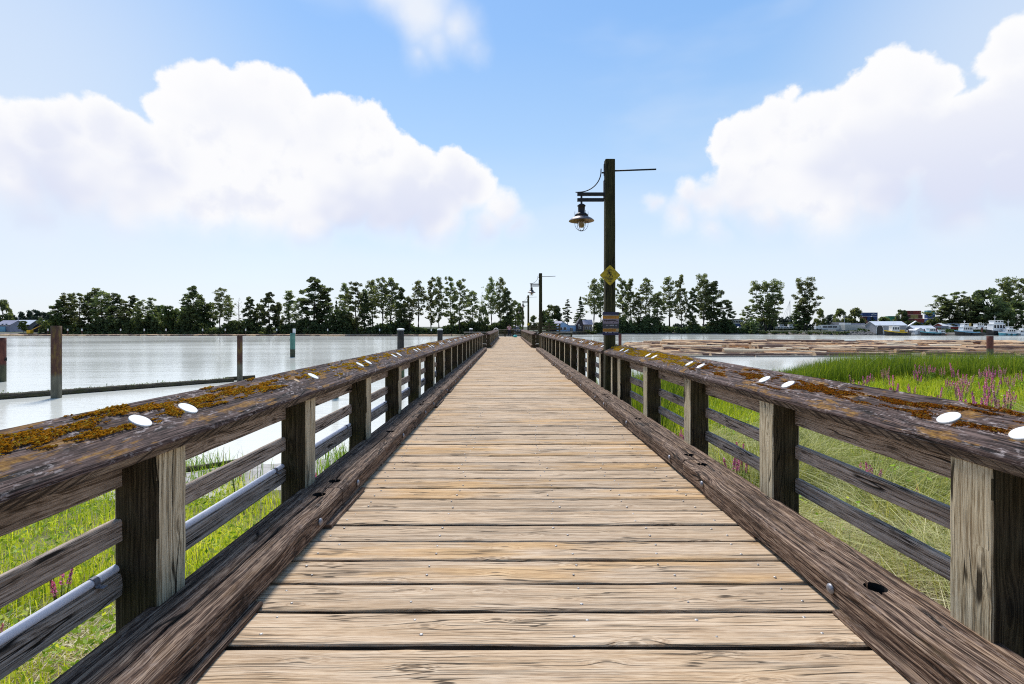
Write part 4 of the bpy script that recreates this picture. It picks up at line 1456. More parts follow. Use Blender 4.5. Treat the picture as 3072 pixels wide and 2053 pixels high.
t = thing('floating_boom', 'long grey-green floating timber lying across the river at the tall pile', 'timber boom')
a, b = at(-40, 1203, 28.4), at(690, 1148, 38.0)
mb = MB()
n = 60
pts, rd = [], []
for i in range(n + 1):
    f = i / n
    p = a.lerp(b, f)
    p.z = WATER + .10 + .035 * mn.noise(Vector((i * .3, 0, 0)))
    p.y += .45
    p.x += .06 * mn.noise(Vector((i * .2, 7, 0)))
    pts.append(p)
    rd.append(.24 + .02 * mn.noise(Vector((i * .5, 3, 0))) - .05 * f)
mb.tube(pts, rd, 14)
mb.build('boom_timber', M['log_float'], t, smooth=True)
rng = np.random.default_rng(3)
V, Q, Rn = [], [], []
for _ in range(260):
    i = rng.uniform(0, n - 1)
    p = pts[int(i)].lerp(pts[int(i) + 1], i % 1)
    h = rng.uniform(.03, .22) if rng.random() < .12 else rng.uniform(.02, .07)
    an = rng.uniform(0, 3.14)
    w = .012
    k = len(V)
    z = p.z + rd[int(i)] - .02
    oy = rng.normal() * .08
    V += [(p.x - w * math.cos(an), p.y + oy, z), (p.x + w * math.cos(an), p.y + oy, z), (p.x + rng.normal() * .03 + w * .3, p.y + oy, z + h), (p.x + rng.normal() * .03, p.y + oy, z + h)]
    Q.append((k, k + 1, k + 2, k + 3))
    Rn.append(rng.random() * .5)
quads('boom_weeds', V, Q, Rn, M['reed'], t)
t = thing('floating_log', 'short dark log end drifting behind the slim brown pile', 'log', (at(700, 1142, 37.5).x - .5, 39.5, WATER + .1), R(20))
mb = MB()
mb.tube([(-1.1, 0, 0), (0, .02, .05), (1.0, 0, .12)], [.16, .17, .14], 10)
mb.build('log', M['log_float'], t, smooth=True)
t = thing('driftwood_log', 'pale driftwood branch lying on the mud at the water edge', 'driftwood', (-8.6, 13.2, gz(-8.6, 13.2) + .06), R(28))
mb = MB()
mb.tube([(-1.6, 0, .0), (-.6, .08, .02), (.4, .02, .05), (1.3, .1, .10), (1.8, .06, .2)], [.10, .09, .075, .06, .03], 10)
mb.tube([(.4, .02, .05), (.9, -.25, .2)], [.04, .015], 7)
mb.build('trunk', M['log_float'], t, smooth=True)

# ------------------------------------------------------------------ log raft
def log_mesh(seed, L, r0, r1):
    rng = random.Random(seed)
    mb = MB()
    n = 7
    b1, b2 = rng.uniform(-.12, .12), rng.uniform(-.06, .06)
    pts = [(L * (i / n - .5), b1 * math.sin(math.pi * i / n), b2 * math.sin(math.pi * i / n)) for i in range(n + 1)]
    rr = [r0 + (r1 - r0) * i / n + rng.uniform(-.015, .015) for i in range(n + 1)]
    mb.tube(pts, rr, 10, rng.random(), 0, True, 1)
    return mb.mesh('raft_log', [M['log'], M['log_end']])


LOGS = [(13, .42, .28), (11.5, .36, .26), (15, .48, .31), (9, .40, .32), (12.5, .30, .23), (14, .54, .36), (7.5, .40, .33), (10.5, .28, .21), (6, .50, .43)]
protos = [log_mesh(100 + i, L, a, b) for i, (L, a, b) in enumerate(LOGS)]
rng = random.Random(21)
rows = []
y = 70.6
while y < 121:
    xl = 18.0 + (y - 70) * .235 + rng.uniform(-2.2, 2.2) + (3 if y < 74 else 0)
    xr = min(1600 / F * y, 126)
    x = xl
    while x < xr + 3:
        p = rng.randrange(8)
        L = [13, 11.5, 15, 9, 12.5, 14, 7.5, 10.5][p]
        rows.append((x + L / 2, y + rng.uniform(-.25, .25), WATER + rng.uniform(.0, .26), p, rng.gauss(0, .045)))
        x += L + rng.uniform(-.3, 1.2)
    y += rng.uniform(.78, 1.25)
# a second layer of logs lying on top
for _ in range(95):
    y = rng.uniform(72, 119)
    xl = 20 + (y - 70) * .25
    rows.append((rng.uniform(xl + 4, min(1540 / F * y, 120)), y, WATER + rng.uniform(.45, .85), rng.choice([0, 1, 2, 3, 5, 6, 7, 8]), rng.gauss(0, .11)))
# the big butt logs that stick up at the back
for px, py, Y, p in ((2490, 1031, 116, 8), (2305, 1033, 115, 0), (2910, 1036, 104, 5), (2866, 1043, 95, 8), (2780, 1037, 110, 8), (2690, 1036, 112, 1), (2050, 1035, 104, 6)):
    q = at(px, py, Y)
    rows.append((q.x, Y, WATER + .75, p, rng.uniform(-.1, .1)))
rows.sort(key=lambda r: r[1])
for x, y, z, p, a in rows[:292]:
    o = link('raft_log', protos[p])
    o.location = (x, y, z)
    o.rotation_euler = (rng.uniform(0, 6), 0, a)
    tag(o, 'peeled orange-brown log floating in the raft on the right', 'log', 'logs floating in the big raft')
mb = MB()
for x, y, z, p, a in rows[292:]:
    L, r0, r1 = LOGS[p]
    ca, sa = math.cos(a), math.sin(a)
    mb.tube([(x - L / 2 * ca, y - L / 2 * sa, z), (x, y, z + .02), (x + L / 2 * ca, y + L / 2 * sa, z)], [r0, (r0 + r1) / 2, r1], 8, rng.random(), 0, True, 1)
tag(mb.build('far_raft_logs', [M['log'], M['log_end']]), 'far rows of orange-brown logs at the back of the raft', 'logs', kind='stuff')
# slim boom sticks chained along the front edge of the raft
for k in range(5):
    t = thing('boom_stick', ORD[k] + ' pale boom stick from the left along the near edge of the raft', 'boom stick', (20.5 + 13.5 * k, 69.2, WATER + .05), R(-.4 + .3 * k))
    mb = MB()
    mb.tube([(0, 0, 0), (6, .05, .01), (13.2, 0, 0)], [.16, .15, .13], 9)
    mb.build('stick', M['platform_pale'], t, smooth=True)
    mb = MB()
    mb.tube([(.25, 0, -.02), (.25, .0, .22)], .05, 6)
    mb.build('chain_pin', M['iron'], t)


# ------------------------------------------------------------------ near vegetation
def blades(name, N, region, hfun, wfun, mat, seed, label, cat, lean=.35, bend=.5, hue=None, zoff=0.0, droop=0.0, flat=False, flow=0.0):
    """N grass blades as two-segment quads; region(rng) -> (x, y) or None"""
    rng = np.random.default_rng(seed)
    V = np.zeros((N * 6, 3), np.float32)
    Q = np.zeros((N * 2, 4), np.int32)
    Rn = np.zeros(N * 2, np.float32)
    k = 0
    tries = 0
    while k < N and tries < N * 12:
        tries += 1
        p = region(rng)
        if p is None:
            continue
        x, y = p
        z = gz(x, y) + zoff
        h = hfun(rng, x, y)
        if h <= 0:
            continue
        w = wfun(rng) * .5
        an = rng.uniform(0, 2 * math.pi)
        ln = rng.normal() * lean * h
        dx, dy = math.cos(an), math.sin(an)
        fx = rng.uniform(0, 2 * math.pi)
        if flow:
            fx = nz(x, y, .55, seed) * 7.0 + rng.normal() * flow
        lx, ly = math.cos(fx) * abs(ln), math.sin(fx) * abs(ln)
        if droop:
            lx += droop * h
        b = bend * (0.4 + rng.random())
        p0 = np.array((x, y, z - .03))
        if flat:
            p1 = p0 + np.array((lx * .6, ly * .6, h * rng.uniform(.02, .16) + .04))
            p2 = p0 + np.array((lx * 1.6, ly * 1.6, h * rng.uniform(.0, .14)))
        else:
            p1 = p0 + np.array((lx * .35, ly * .35, h * .58))
            p2 = p0 + np.array((lx * (1 + b), ly * (1 + b), h * (1.0 - .25 * min(1, abs(ln) / h))))
        s = np.array((dx, dy, 0)) * w
        V[k * 6:k * 6 + 6] = [p0 - s, p0 + s, p1 - s * .85, p1 + s * .85, p2 - s * .12, p2 + s * .12]
        Q[k * 2] = (k * 6, k * 6 + 1, k * 6 + 3, k * 6 + 2)
        Q[k * 2 + 1] = (k * 6 + 2, k * 6 + 3, k * 6 + 5, k * 6 + 4)
        c = hue(rng, x, y) if hue else rng.random()
        Rn[k * 2] = max(0, c - .08)
        Rn[k * 2 + 1] = min(1, c + .04)
        k += 1
    o = quads(name, V[:k * 6], Q[:k * 2], Rn[:k * 2], mat)
    return tag(o, label, cat, kind='stuff')


def nz(x, y, f, s):
    return mn.noise(Vector((x * f, y * f, s)))


def under(x):
    return -1.95 < x < 2.30


def left_reg(rng):
    y = 1.0 + 13.5 * rng.random() ** 1.4
    x = -1.8 - rng.random() ** 1.2 * (4 + y * 1.05)
    d = shore_y(x) - y
    if d < 4.6 + (1.9 if x > -7 else 0) + 2.6 * nz(x, y, .45, 8) or under(x):
        return None
    return x, y


def tuft(x, y, f, s, lo=-.15):
    return max(0.0, nz(x, y, f, s) - lo)


blades('grass', 42000, left_reg, lambda r, x, y: (.22 + .55 * tuft(x, y, .7, 1)) * r.uniform(.6, 1.25) * (.55 if y < 3.4 and x > -3.6 else 1), lambda r: r.uniform(.006, .014), M['grass_lt'], 1,
       'bright yellow-green grass below the left railing', 'grass', .35, .6, lambda r, x, y: .56 + .5 * nz(x, y, .5, 3) + .22 * r.normal())
blades('dry_straw', 24000, lambda r: (lambda x, y: None if under(x) else (x, y))(-2.0 - r.random() * 3.0, 1.0 + r.random() * 3.6), lambda r, x, y: r.uniform(.12, .42), lambda r: r.uniform(.005, .010), M['straw'], 2,
       'dry pale straw matted below the left railing', 'straw', 1.1, .8, None, .10, flat=True)


def weed_leaves(name, N, region, hfun, mat, seed, label, size, cat='weeds'):
    rng = np.random.default_rng(seed)
    V, Q, Rn = [], [], []
    for _ in range(N * 4):
        if len(Q) >= N:
            break
        p = region(rng)
        if p is None:
            continue
        x, y = p
        t_ = tuft(x, y, .9, seed, -.05)
        if t_ <= 0:
            continue
        z = gz(x, y) + hfun(rng, x, y) * rng.random() ** .6 * min(1, t_ * 3 + .2)
        s = rng.uniform(*size)
        n = rng.normal(size=3)
        n[2] = abs(n[2]) + .6
        n /= np.linalg.norm(n)
        a = np.cross(n, rng.normal(size=3))
        a /= np.linalg.norm(a)
        b = np.cross(n, a)
        c = np.array((x, y, z))
        k = len(V)
        V += [c - a * s, c - b * s * .42, c + a * s, c + b * s * .42]
        Q.append((k, k + 1, k + 2, k + 3))
        Rn.append(min(1, max(0, .45 + .26 * rng.normal() + .3 * nz(x, y, 1.3, 5))))
    return tag(quads(name, V, Q, Rn, mat), label, cat, kind='stuff')


weed_leaves('leafy_weeds', 26000, left_reg, lambda r, x, y: .62, M['weed'], 5, 'leafy light green weeds growing below the left railing', (.016, .042))


def right_reg_near(rng):
    y = 1.6 + 10 * rng.random()
    x = 2.2 + rng.random() * (3 + y * .9)
    return None if under(x) else (x, y)


def right_mid(rng):
    y = 4.2 + 21.8 * rng.random() ** .9
    x = 2.3 + rng.random() * (y * 1.1 + 3)
    d = shore_y(x) - y
    return None if d < .8 or under(x) else (x, y)


blades('flattened_grass', 42000, right_reg_near, lambda r, x, y: r.uniform(.35, .85) * (.5 + .9 * tuft(x, y, .9, 12, -.4)), lambda r: r.uniform(.006, .014), M['greystraw'], 7,
       'grey-green flattened grass below the right railing', 'grass', .9, .9, lambda r, x, y: .45 + .35 * nz(x, y, .6, 2) + .2 * r.normal() + (.22 if y < 5 else 0), .05, droop=.12, flat=False, flow=.55)
blades('dry_straw', 30000, lambda r: (2.4 + r.random() * 3.4, 2.2 + r.random() * 3.9), lambda r, x, y: r.uniform(.3, .75), lambda r: r.uniform(.006, .012), M['straw'], 8,
       'pale dead straw lying flat below the right railing', 'straw', 1.2, .8, None, .22, flat=True, flow=.5)
blades('grass', 52000, right_mid, lambda r, x, y: (.42 + .55 * tuft(x, y, .45, 4)) * r.uniform(.6, 1.2) * (.62 if y < 8 else 1), lambda r: r.uniform(.010, .022), M['grass_lt'], 9,
       'tall bright green marsh grass beyond the right railing', 'grass', .28, .5, lambda r, x, y: .30 + .45 * nz(x, y, .35, 3) + .2 * r.normal())


def reed_reg(rng):
    x = 2.6 + rng.random() ** .85 * 58
    d = .3 + 9.5 * rng.random() ** 1.2
    y = shore_y(x) - d
    return (x, y) if abs(x) < y * 1.2 else None


def reed_h(r, x, y):
    q = x / y
    # the bed stands lower towards the boardwalk
    pts = [(0, 138), (.50, 138), (.55, 128), (.58, 119), (.616, 103), (.645, 92), (.69, 85), (9, 85)]
    for (a, b), (c, d) in zip(pts, pts[1:]):
        if a <= q <= c:
            k = b + (d - b) * (q - a) / (c - a)
    cap = EYE - (k - 3 + 16 * abs(nz(x, y, .45, 17))) * y / F - gz(x, y)
    return min((2.2 + .5 * nz(x, y, .35, 6)), cap) * (r.uniform(.5, 1.06) if r.random() < .93 else r.uniform(1.05, 1.22))


blades('reeds', 60000, reed_reg, reed_h, lambda r: r.uniform(.016, .034), M['reed'], 10, 'tall dark green reed bed at the river edge on the right', 'reeds', .16, .5,
       lambda r, x, y: .42 + .38 * nz(x, y, .4, 3) + .22 * r.normal())
blades('grass', 700, lambda r: (lambda c: (c[0] + r.normal() * c[2], c[1] + r.normal() * .3))([(-9.0, 14.6, .5), (-5.3, 16.0, .35), (-6.6, 11.5, .4), (-4.3, 12.0, .3)][r.integers(4)]), lambda r, x, y: r.uniform(.25, .7), lambda r: r.uniform(.01, .02), M['reed'], 19, 'small isolated tufts of plants on the mud at the left water edge', 'grass', .3, .6)
weed_leaves('leafy_weeds', 9000, right_mid, lambda r, x, y: .6, M['weed'], 11, 'leafy green weeds among the grass below the right railing', (.02, .05))


# ------------------------------------------------------------------ purple loosestrife
def loosestrife(seed, nst, h, pale):
    rng = np.random.default_rng(seed)
    mb = MB()
    spikes = []
    V2, Q2, R2 = [], [], []
    for _ in range(nst):
        V, Q, Rn = [], [], []
        a = rng.uniform(0, 6.28)
        hh = h * rng.uniform(.65, 1.05)
        dx, dy = math.cos(a) * .16 * hh, math.sin(a) * .16 * hh
        pts = [(dx * .2 * k, dy * .2 * k, hh * k / 5) for k in range(6)]
        mb.tube(pts, [.009, .008, .007, .006, .005, .003], 5)
        for _k in range(70):
            f = rng.uniform(.70, 1.0)
            p = np.array((dx * f, dy * f, hh * f))
            o = rng.normal(size=3)
            o /= np.linalg.norm(o)
            p += o * .030 * (1.15 - f) * 3.0
            s = rng.uniform(.010, .020)
            b = np.cross(o, (0.3, .2, 1.0))
            b /= np.linalg.norm(b)
            c = np.cross(o, b)
            i = len(V)
            V += [p - b * s, p - c * s, p + b * s, p + c * s]
            Q.append((i, i + 1, i + 2, i + 3))
            Rn.append(rng.random())
        spikes.append(quads('flower_spike', V, Q, Rn, M['loose_pale'] if pale else M['loose'], False))
        for _k in range(26):
            f = rng.uniform(.15, .72)
            p = np.array((dx * f, dy * f, hh * f))
            an = rng.uniform(0, 6.28)
            o = np.array((math.cos(an), math.sin(an), rng.uniform(-.2, .5)))
            b = np.array((-math.sin(an), math.cos(an), 0)) * .011
            i = len(V2)
            V2 += [p, p + o * .035 + b, p + o * .085, p + o * .035 - b]
            Q2.append((i, i + 1, i + 2, i + 3))
            R2.append(rng.uniform(.1, .7))
    return [('stems', mb.mesh('stems', M['stem']))] + [('flower_spike', m) for m in spikes] + [('leaves', quads('leaves', V2, Q2, R2, M['weed'], False))]


LS = [loosestrife(1, 4, 1.0, False), loosestrife(2, 6, 1.15, False), loosestrife(3, 3, .9, True), loosestrife(4, 7, 1.2, True)]
rng = random.Random(77)
spots = []
for (x, y, s, p) in ((-4.45, 5.0, .62, 1), (-5.0, 4.45, .5, 0), (-4.5, 4.3, .5, 0), (-4.2, 4.1, .45, 0), (-5.0, 6.6, .7, 2), (-5.2, 9.6, .7, 0), (-8.0, 12.5, .9, 2), (-3.6, 9.2, .6, 0)):
    spots.append((x, y, s, p, 'pink loosestrife spike in the bright grass below the left railing', 'loosestrife below the left railing'))
for (x, y, s, p) in ((4.7, 6.7, .75, 0), (5.0, 6.9, .7, 0), (5.2, 6.4, .6, 2), (3.5, 7.9, .8, 0), (3.9, 8.4, .75, 1), (4.1, 7.6, .6, 2), (3.2, 9.6, .8, 2), (3.6, 10.2, .8, 0), (3.0, 12.2, .95, 3), (3.4, 12.8, .9, 1)):
    spots.append((x, y, s, p, 'purple loosestrife spike in the grass seen through the right railing', 'loosestrife seen through the right railing'))
for _ in range(58):
    y = rng.uniform(11, 25)
    x = (.62 + .43 * rng.random() ** .55) * y + rng.uniform(-1, 1)
    if shore_y(x) - y < 1.5:
        continue
    if nz(x, y, .25, 40) < -.12:
        continue
    spots.append((x, y, rng.uniform(.75, 1.05), rng.choice([0, 1, 1, 2, 3, 3]), 'purple loosestrife plant in the marsh beyond the right top rail', 'loosestrife beyond the right top rail'))
for x, y, s, p, lab, grp in spots:
    t = thing('purple_loosestrife', lab, 'flower', (x, y, gz(x, y)), rng.uniform(0, 6), grp)
    t.scale = (s, s, s)
    for nm, me in LS[p]:
        link(nm, me, t)

# ------------------------------------------------------------------ far shore
def front_y(x):
    pts = [(-900, 275), (-250, 236), (-150, 237), (-60, 239), (-6, 240), (6, 262), (44, 264), (50, 274), (120, 277), (134, 262), (160, 242), (900, 300)]
    for (a, b), (c, d) in zip(pts, pts[1:]):
        if a <= x <= c:
            return b + (d - b) * (x - a) / (c - a)
    return 300.0


mb = MB()
xs = [-1400, -900] + [-330 + 6 * k for k in range(110)] + [900, 1400]
prof = [(-6, -3.0), (0, .02), (1.5, .55), (4, 1.2), (9, 1.5), (30, 1.6), (120, 1.7), (1200, 1.9), (3500, 2.2)]
for x in xs:
    fy = front_y(x) + 1.2 * mn.noise(Vector((x * .07, 0, 0)))
    for d, h in prof:
        mb.v.append((x * (1 + max(0, d - 100) / 900), fy + d, WATER + h + (.25 * mn.noise(Vector((x * .1, d * .1, 1))) if 0 < d < 40 else 0)))
k = len(prof)
for i in range(len(xs) - 1):
    for j in range(k - 1):
        mb.face((i * k + j, (i + 1) * k + j, (i + 1) * k + j + 1, i * k + j + 1), None, .5, 1 if j < 3 else 0)
tag(mb.build('far_land', [M['bank'], M['beach']], smooth=True), kind='structure')
ZB = WATER + 1.45


def leaf_quads(centers, radii, counts, size, seed, shade=None):
    rng = np.random.default_rng(seed)
    n = int(sum(counts))
    C = np.repeat(np.array(centers), counts, axis=0)
    Rr = np.repeat(np.array(radii), counts, axis=0)
    d = rng.normal(size=(n, 3))
    d /= np.linalg.norm(d, axis=1)[:, None]
    rad = rng.random(n) ** .45
    P = C + d * Rr * rad[:, None]
    nrm = d + rng.normal(size=(n, 3)) * .6
    nrm /= np.linalg.norm(nrm, axis=1)[:, None]
    a = np.cross(nrm, rng.normal(size=(n, 3)))
    a /= np.linalg.norm(a, axis=1)[:, None]
    b = np.cross(nrm, a)
    s = rng.uniform(size[0], size[1], n)[:, None]
    V = np.empty((n * 4, 3), np.float32)
    V[0::4] = P - a * s
    V[1::4] = P - b * s * .7
    V[2::4] = P + a * s
    V[3::4] = P + b * s * .7
    Q = np.arange(n * 4, dtype=np.int32).reshape(-1, 4)
    cl = np.repeat(rng.normal(size=len(counts)) * .16, counts)
    Rn = np.clip(.5 + cl + rng.normal(size=n) * .18, 0, 1)
    return V, Q, Rn


def cottonwood(seed, h, w, lo=.22, dens=1.0, forks=1, mat='leaf_cw', ragged=1.0, size=(.15, .40)):
    """tall loose crown on visible trunk and limbs, built at real size; returns (trunk mesh, crown mesh)"""
    rng = random.Random(seed)
    mb = MB()
    cen, rad, cnt = [], [], []
    for f in range(forks):
        bx = (f - (forks - 1) / 2) * w * .55
        ph = rng.uniform(0, 50)
        pts, rr = [], []
        for i in range(9):
            t_ = i / 8
            sway = w * .16 * mn.noise(Vector((t_ * 2.2, ph, 0)))
            pts.append((bx * min(1, .25 + t_ * 1.1) + sway, w * .16 * mn.noise(Vector((t_ * 2.2, ph, 5))), h * .95 * t_))
            rr.append(max(.05, h * .0125 * (1 - t_ * .92) / (1 if forks == 1 else 1.25)))
        mb.tube(pts, rr, 7)

        def trunk(t_):
            q = min(7.999, max(0, t_ * 8 / .95))
            i = int(q)
            return Vector(pts[i]).lerp(Vector(pts[i + 1]), q - i)
        nl = int((17 + 6 * ragged) * (1 if forks == 1 else .72))
        for k in range(nl):
            t_ = lo + (.97 - lo) * ((k + rng.random() * .8) / nl)
            prof = math.sin(math.pi * min(1, max(.04, (t_ - lo * .75) / (1.02 - lo * .75)) ** .75)) ** .6
            L = w * prof * rng.uniform(.45, 1.12) * (1 if forks == 1 else .66)
            an = k * 2.4 + rng.uniform(-.5, .5)
            p0 = trunk(t_ * .93)
            up = rng.uniform(.25, .8)
            p2 = p0 + Vector((math.cos(an) * L, math.sin(an) * L, L * up))
            p1 = p0.lerp(p2, .5) + Vector((0, 0, -L * .08))
            mb.tube([p0, p1, p2], [max(.05, h * .004 * (1.15 - t_)), .05, .03], 4, cap=False)
            nb = 3 + int(L / .85)
            for b in range(nb):
                fr = .30 + .70 * (b + rng.random() * .6) / nb
                c = (p0.lerp(p1, fr * 2) if fr < .5 else p1.lerp(p2, fr * 2 - 1)) + Vector((rng.gauss(0, .5), rng.gauss(0, .5), rng.gauss(.1, .6)))
                r = rng.uniform(.45, 1.25) * (.55 + w * .085)
                cen.append(c)
                rad.append((r * rng.uniform(.7, 1.3), r * rng.uniform(.7, 1.3), r * rng.uniform(.5, 1.1)))
                cnt.append(int(rng.uniform(26, 60) * dens * r * r))
        top = trunk(.95)
        for _ in range(5):
            cen.append(top + Vector((rng.gauss(0, w * .18), rng.gauss(0, w * .18), rng.uniform(-.06, .05) * h)))
            rad.append((w * .2, w * .2, w * .22))
            cnt.append(int(70 * dens))
    V, Q, Rn = leaf_quads(cen, rad, cnt, size, seed)
    return mb.mesh('trunk', M['bark']), quads('crown', V, Q, Rn, M[mat], False)


def roundtree(seed, h, w, mat='leaf_dk', lo=.12, size=(.24, .55), dens=1.0):
    rng = random.Random(seed)
    mb = MB()
    mb.tube([(0, 0, -.3), (.1, 0, h * .25), (0, .1, h * .6), (.1, 0, h * .85)], [h * .022, h * .018, h * .01, .05], 7)
    cen, rad, cnt = [], [], []
    for k in range(46):
        t_ = lo + (1 - lo) * rng.random()
        pr = math.sin(math.pi * min(.97, max(.1, (t_ - lo * .4) / (1.04 - lo * .4)) ** .8)) ** .55
        an = rng.uniform(0, 6.28)
        q = w * pr * rng.random() ** .45 * .85
        c = Vector((math.cos(an) * q, math.sin(an) * q, h * t_ * .93))
        r = w * rng.uniform(.18, .34)
        cen.append(c)
        rad.append((r, r, r * .8))
        cnt.append(int(rng.uniform(48, 72) * dens * max(1, r)))
        if k % 4 == 0:
            mb.tube([(0, 0, h * t_ * .6), tuple(c)], [.09, .03], 4, cap=False)
    V, Q, Rn = leaf_quads(cen, rad, cnt, size, seed)
    return mb.mesh('trunk', M['bark']), quads('crown', V, Q, Rn, M[mat], False)


def conifer(seed, h, w, lo=.12, loose=0.0, mat='leaf_dk'):
    rng = random.Random(seed)
    mb = MB()
    mb.tube([(0, 0, -.3), (0, 0, h * .5), (0, 0, h * .98)], [h * .016, h * .010, .03], 7)
    cen, rad, cnt = [], [], []
    n = int(34 * (1 - .4 * loose))
    for k in range(n):
        t_ = lo + (1 - lo) * (k + rng.random()) / n
        L = w * (1.03 - t_) / (1 - lo) * rng.uniform(.6, 1.1) if not loose else w * math.sin(math.pi * (.12 + .86 * (t_ - lo) / (1 - lo)) ** .8) * rng.uniform(.5, 1.1)
        for j in range(3):
            an = rng.uniform(0, 6.28)
            for f in (.4, .75, 1.0):
                c = Vector((math.cos(an) * L * f, math.sin(an) * L * f, h * t_ - L * f * .16))
                r = .30 + .20 * L * f * (.6 if loose else .7)
                cen.append(c)
                rad.append((r, r, r * .4))
                cnt.append(int(14 + 5 * L * f * (.7 if loose else 1)))
            if loose:
                mb.tube([(0, 0, h * t_), (math.cos(an) * L, math.sin(an) * L, h * t_ - L * .12)], [.07, .03], 4, cap=False)
    V, Q, Rn = leaf_quads(cen, rad, cnt, (.16, .40), seed)
    return mb.mesh('trunk', M['bark']), quads('crown', V, Q, Rn, M[mat], False)


def snag(seed, h):
    rng = random.Random(seed)
    mb = MB()
    mb.tube([(0, 0, -.3), (.15, 0, h * .4), (.0, 0, h * .8), (.1, 0, h)], [.24, .19, .11, .04], 7)
    for k in range(16):
        t_ = rng.uniform(.3, .97)
        an = rng.uniform(0, 6.28)
        L = (1.05 - t_) * h * .26 + .5
        p = Vector((math.cos(an) * L, math.sin(an) * L, h * t_ + L * .7))
        mb.tube([(0.05, 0, h * t_), tuple(p)], [.07, .02], 4, cap=False)
        mb.tube([tuple(Vector((.05, 0, h * t_)).lerp(p, .6)), tuple(p + Vector((rng.uniform(-.6, .6), 0, .7)))], [.04, .015], 4, cap=False)
    return mb.mesh('trunk', M['bark']), None


PROTO = {}


def proto(kind):
    if kind not in PROTO:
        s = len(PROTO) + 300
        fam, v = kind[0], int(kind[1:] or 0)
        if fam == 'c':      # loose cottonwoods, 26 m tall, 6 m half width
            PROTO[kind] = (cottonwood(s, 26, 4.6, lo=(.20, .30, .16, .36, .26, .12)[v % 6], dens=(1.0, .8, 1.2, .7, .95, 1.3)[v % 6], ragged=(1, 1.4, .8, 1.5, 1.2, .8)[v % 6]), 26.0, 4.6)
        elif fam == 'f':    # forked
            PROTO[kind] = (cottonwood(s, 26, 6.4, lo=(.24, .14)[v % 2], dens=(1.05, 1.3)[v % 2], forks=2 + v % 2), 26.0, 6.8)
        elif fam == 'd':    # dense dark column, foliage to the ground
            PROTO[kind] = (cottonwood(s, 24, 4.4, lo=.05, dens=1.9, mat='leaf_dk', ragged=1.3), 24.0, 4.6)
        elif fam == 'r':
            PROTO[kind] = (roundtree(s, 14, 5.5, 'leaf_dk' if v % 2 == 0 else 'leaf_cw'), 14.0, 5.6)
        elif fam == 'l':
            PROTO[kind] = (roundtree(s, 12, 4.8, 'leaf_lt'), 12.0, 4.9)
        elif fam == 'b':
            PROTO[kind] = (roundtree(s, 14, 5.5, 'leaf_far'), 14.0, 5.6)
        elif fam == 's':
            PROTO[kind] = (conifer(s, 18, 3.6), 18.0, 3.8)
        elif fam == 'p':
            PROTO[kind] = (conifer(s, 18, 3.4, .30, 1.0), 18.0, 3.6)
        elif fam == 'n':
            PROTO[kind] = (snag(s, 22), 22.0, 3.0)
    return PROTO[kind]


rngt = random.Random(9)


def tree(x, ytop, hw, kind, label, Y, base=None, group=None, name=None):
    (tm, cm), H, Wd_ = proto(kind)
    Y = Y + rngt.uniform(-2, 2)
    q = at(x, ytop, Y)
    zb = (ZB if base is None else base)
    h = q.z - zb
    w = hw * Y / F * (1.38 if kind[0] in 'cd' else 1.08)
    nm = name or {'c': 'cottonwood_tree', 'f': 'cottonwood_tree', 'd': 'cottonwood_tree', 'r': 'broadleaf_tree', 'l': 'broadleaf_tree', 'b': 'broadleaf_tree', 's': 'spruce_tree', 'p': 'pine_tree', 'n': 'dead_tree'}[kind[0]]
    t = thing(nm, label, 'tree', (q.x, Y, zb), rngt.uniform(0, 6.28), group)
    t.scale = (w / Wd_, w / Wd_, h / H)
    link('trunk', tm, t)
    if cm is not None:
        link('crown', cm, t)
    return t


# left bank row, from the left
ROW = [(176, 903, 24, 'd0'), (192, 882, 22, 'c2'), (216, 884, 22, 'c0'), (240, 882, 22, 'c5'), (262, 885, 20, 'd1'), (286, 867, 27, 'c0'), (304, 868, 27, 'c4'), (326, 881, 22, 'c2'), (352, 884, 22, 'd0'),
       (376, 905, 20, 'c5'), (400, 889, 20, 'd1'), (421, 900, 20, 'c2'), (453, 896, 19, 'c5'), (478, 912, 24, 'r0'), (505, 916, 22, 'l0'), (528, 925, 22, 'r1'), (548, 924, 20, 'r0'), (580, 861, 30, 'd0'),
       (604, 895, 26, 'd1'), (632, 905, 22, 'r0'), (662, 865, 26, 'c3'), (686, 893, 18, 'c1'), (716, 895, 18, 'n0'), (752, 893, 22, 'd1'), (778, 908, 18, 'r0'), (806, 880, 25, 'd0'), (836, 908, 18, 'r1'), (866, 875, 26, 'c0'), (896, 890, 16, 'c4'),
       (945, 836, 38, 'd0'), (975, 868, 26, 'd1'), (1009, 903, 16, 's0'), (1036, 853, 23, 'c0'), (1068, 850, 28, 'c5'), (1096, 872, 22, 'd1'), (1118, 841, 26, 'c1'), (1146, 834, 28, 'c3'), (1176, 837, 28, 'c0'),
       (1203, 866, 22, 'd0'), (1228, 888, 18, 'c4'), (1256, 843, 27, 'c3'), (1293, 836, 21, 'c2'), (1318, 835, 20, 'c0'), (1352, 834, 22, 'c5'), (1378, 840, 26, 'c2'), (1416, 868, 22, 'c4'), (1445, 877, 10, 'n0'), (1450, 915, 18, 'r1'),
       (1473, 833, 22, 'c3'), (1501, 834, 22, 'c1'), (1522, 868, 24, 'd1'), (1546, 902, 20, 'c2'), (1560, 906, 16, 'r0')]
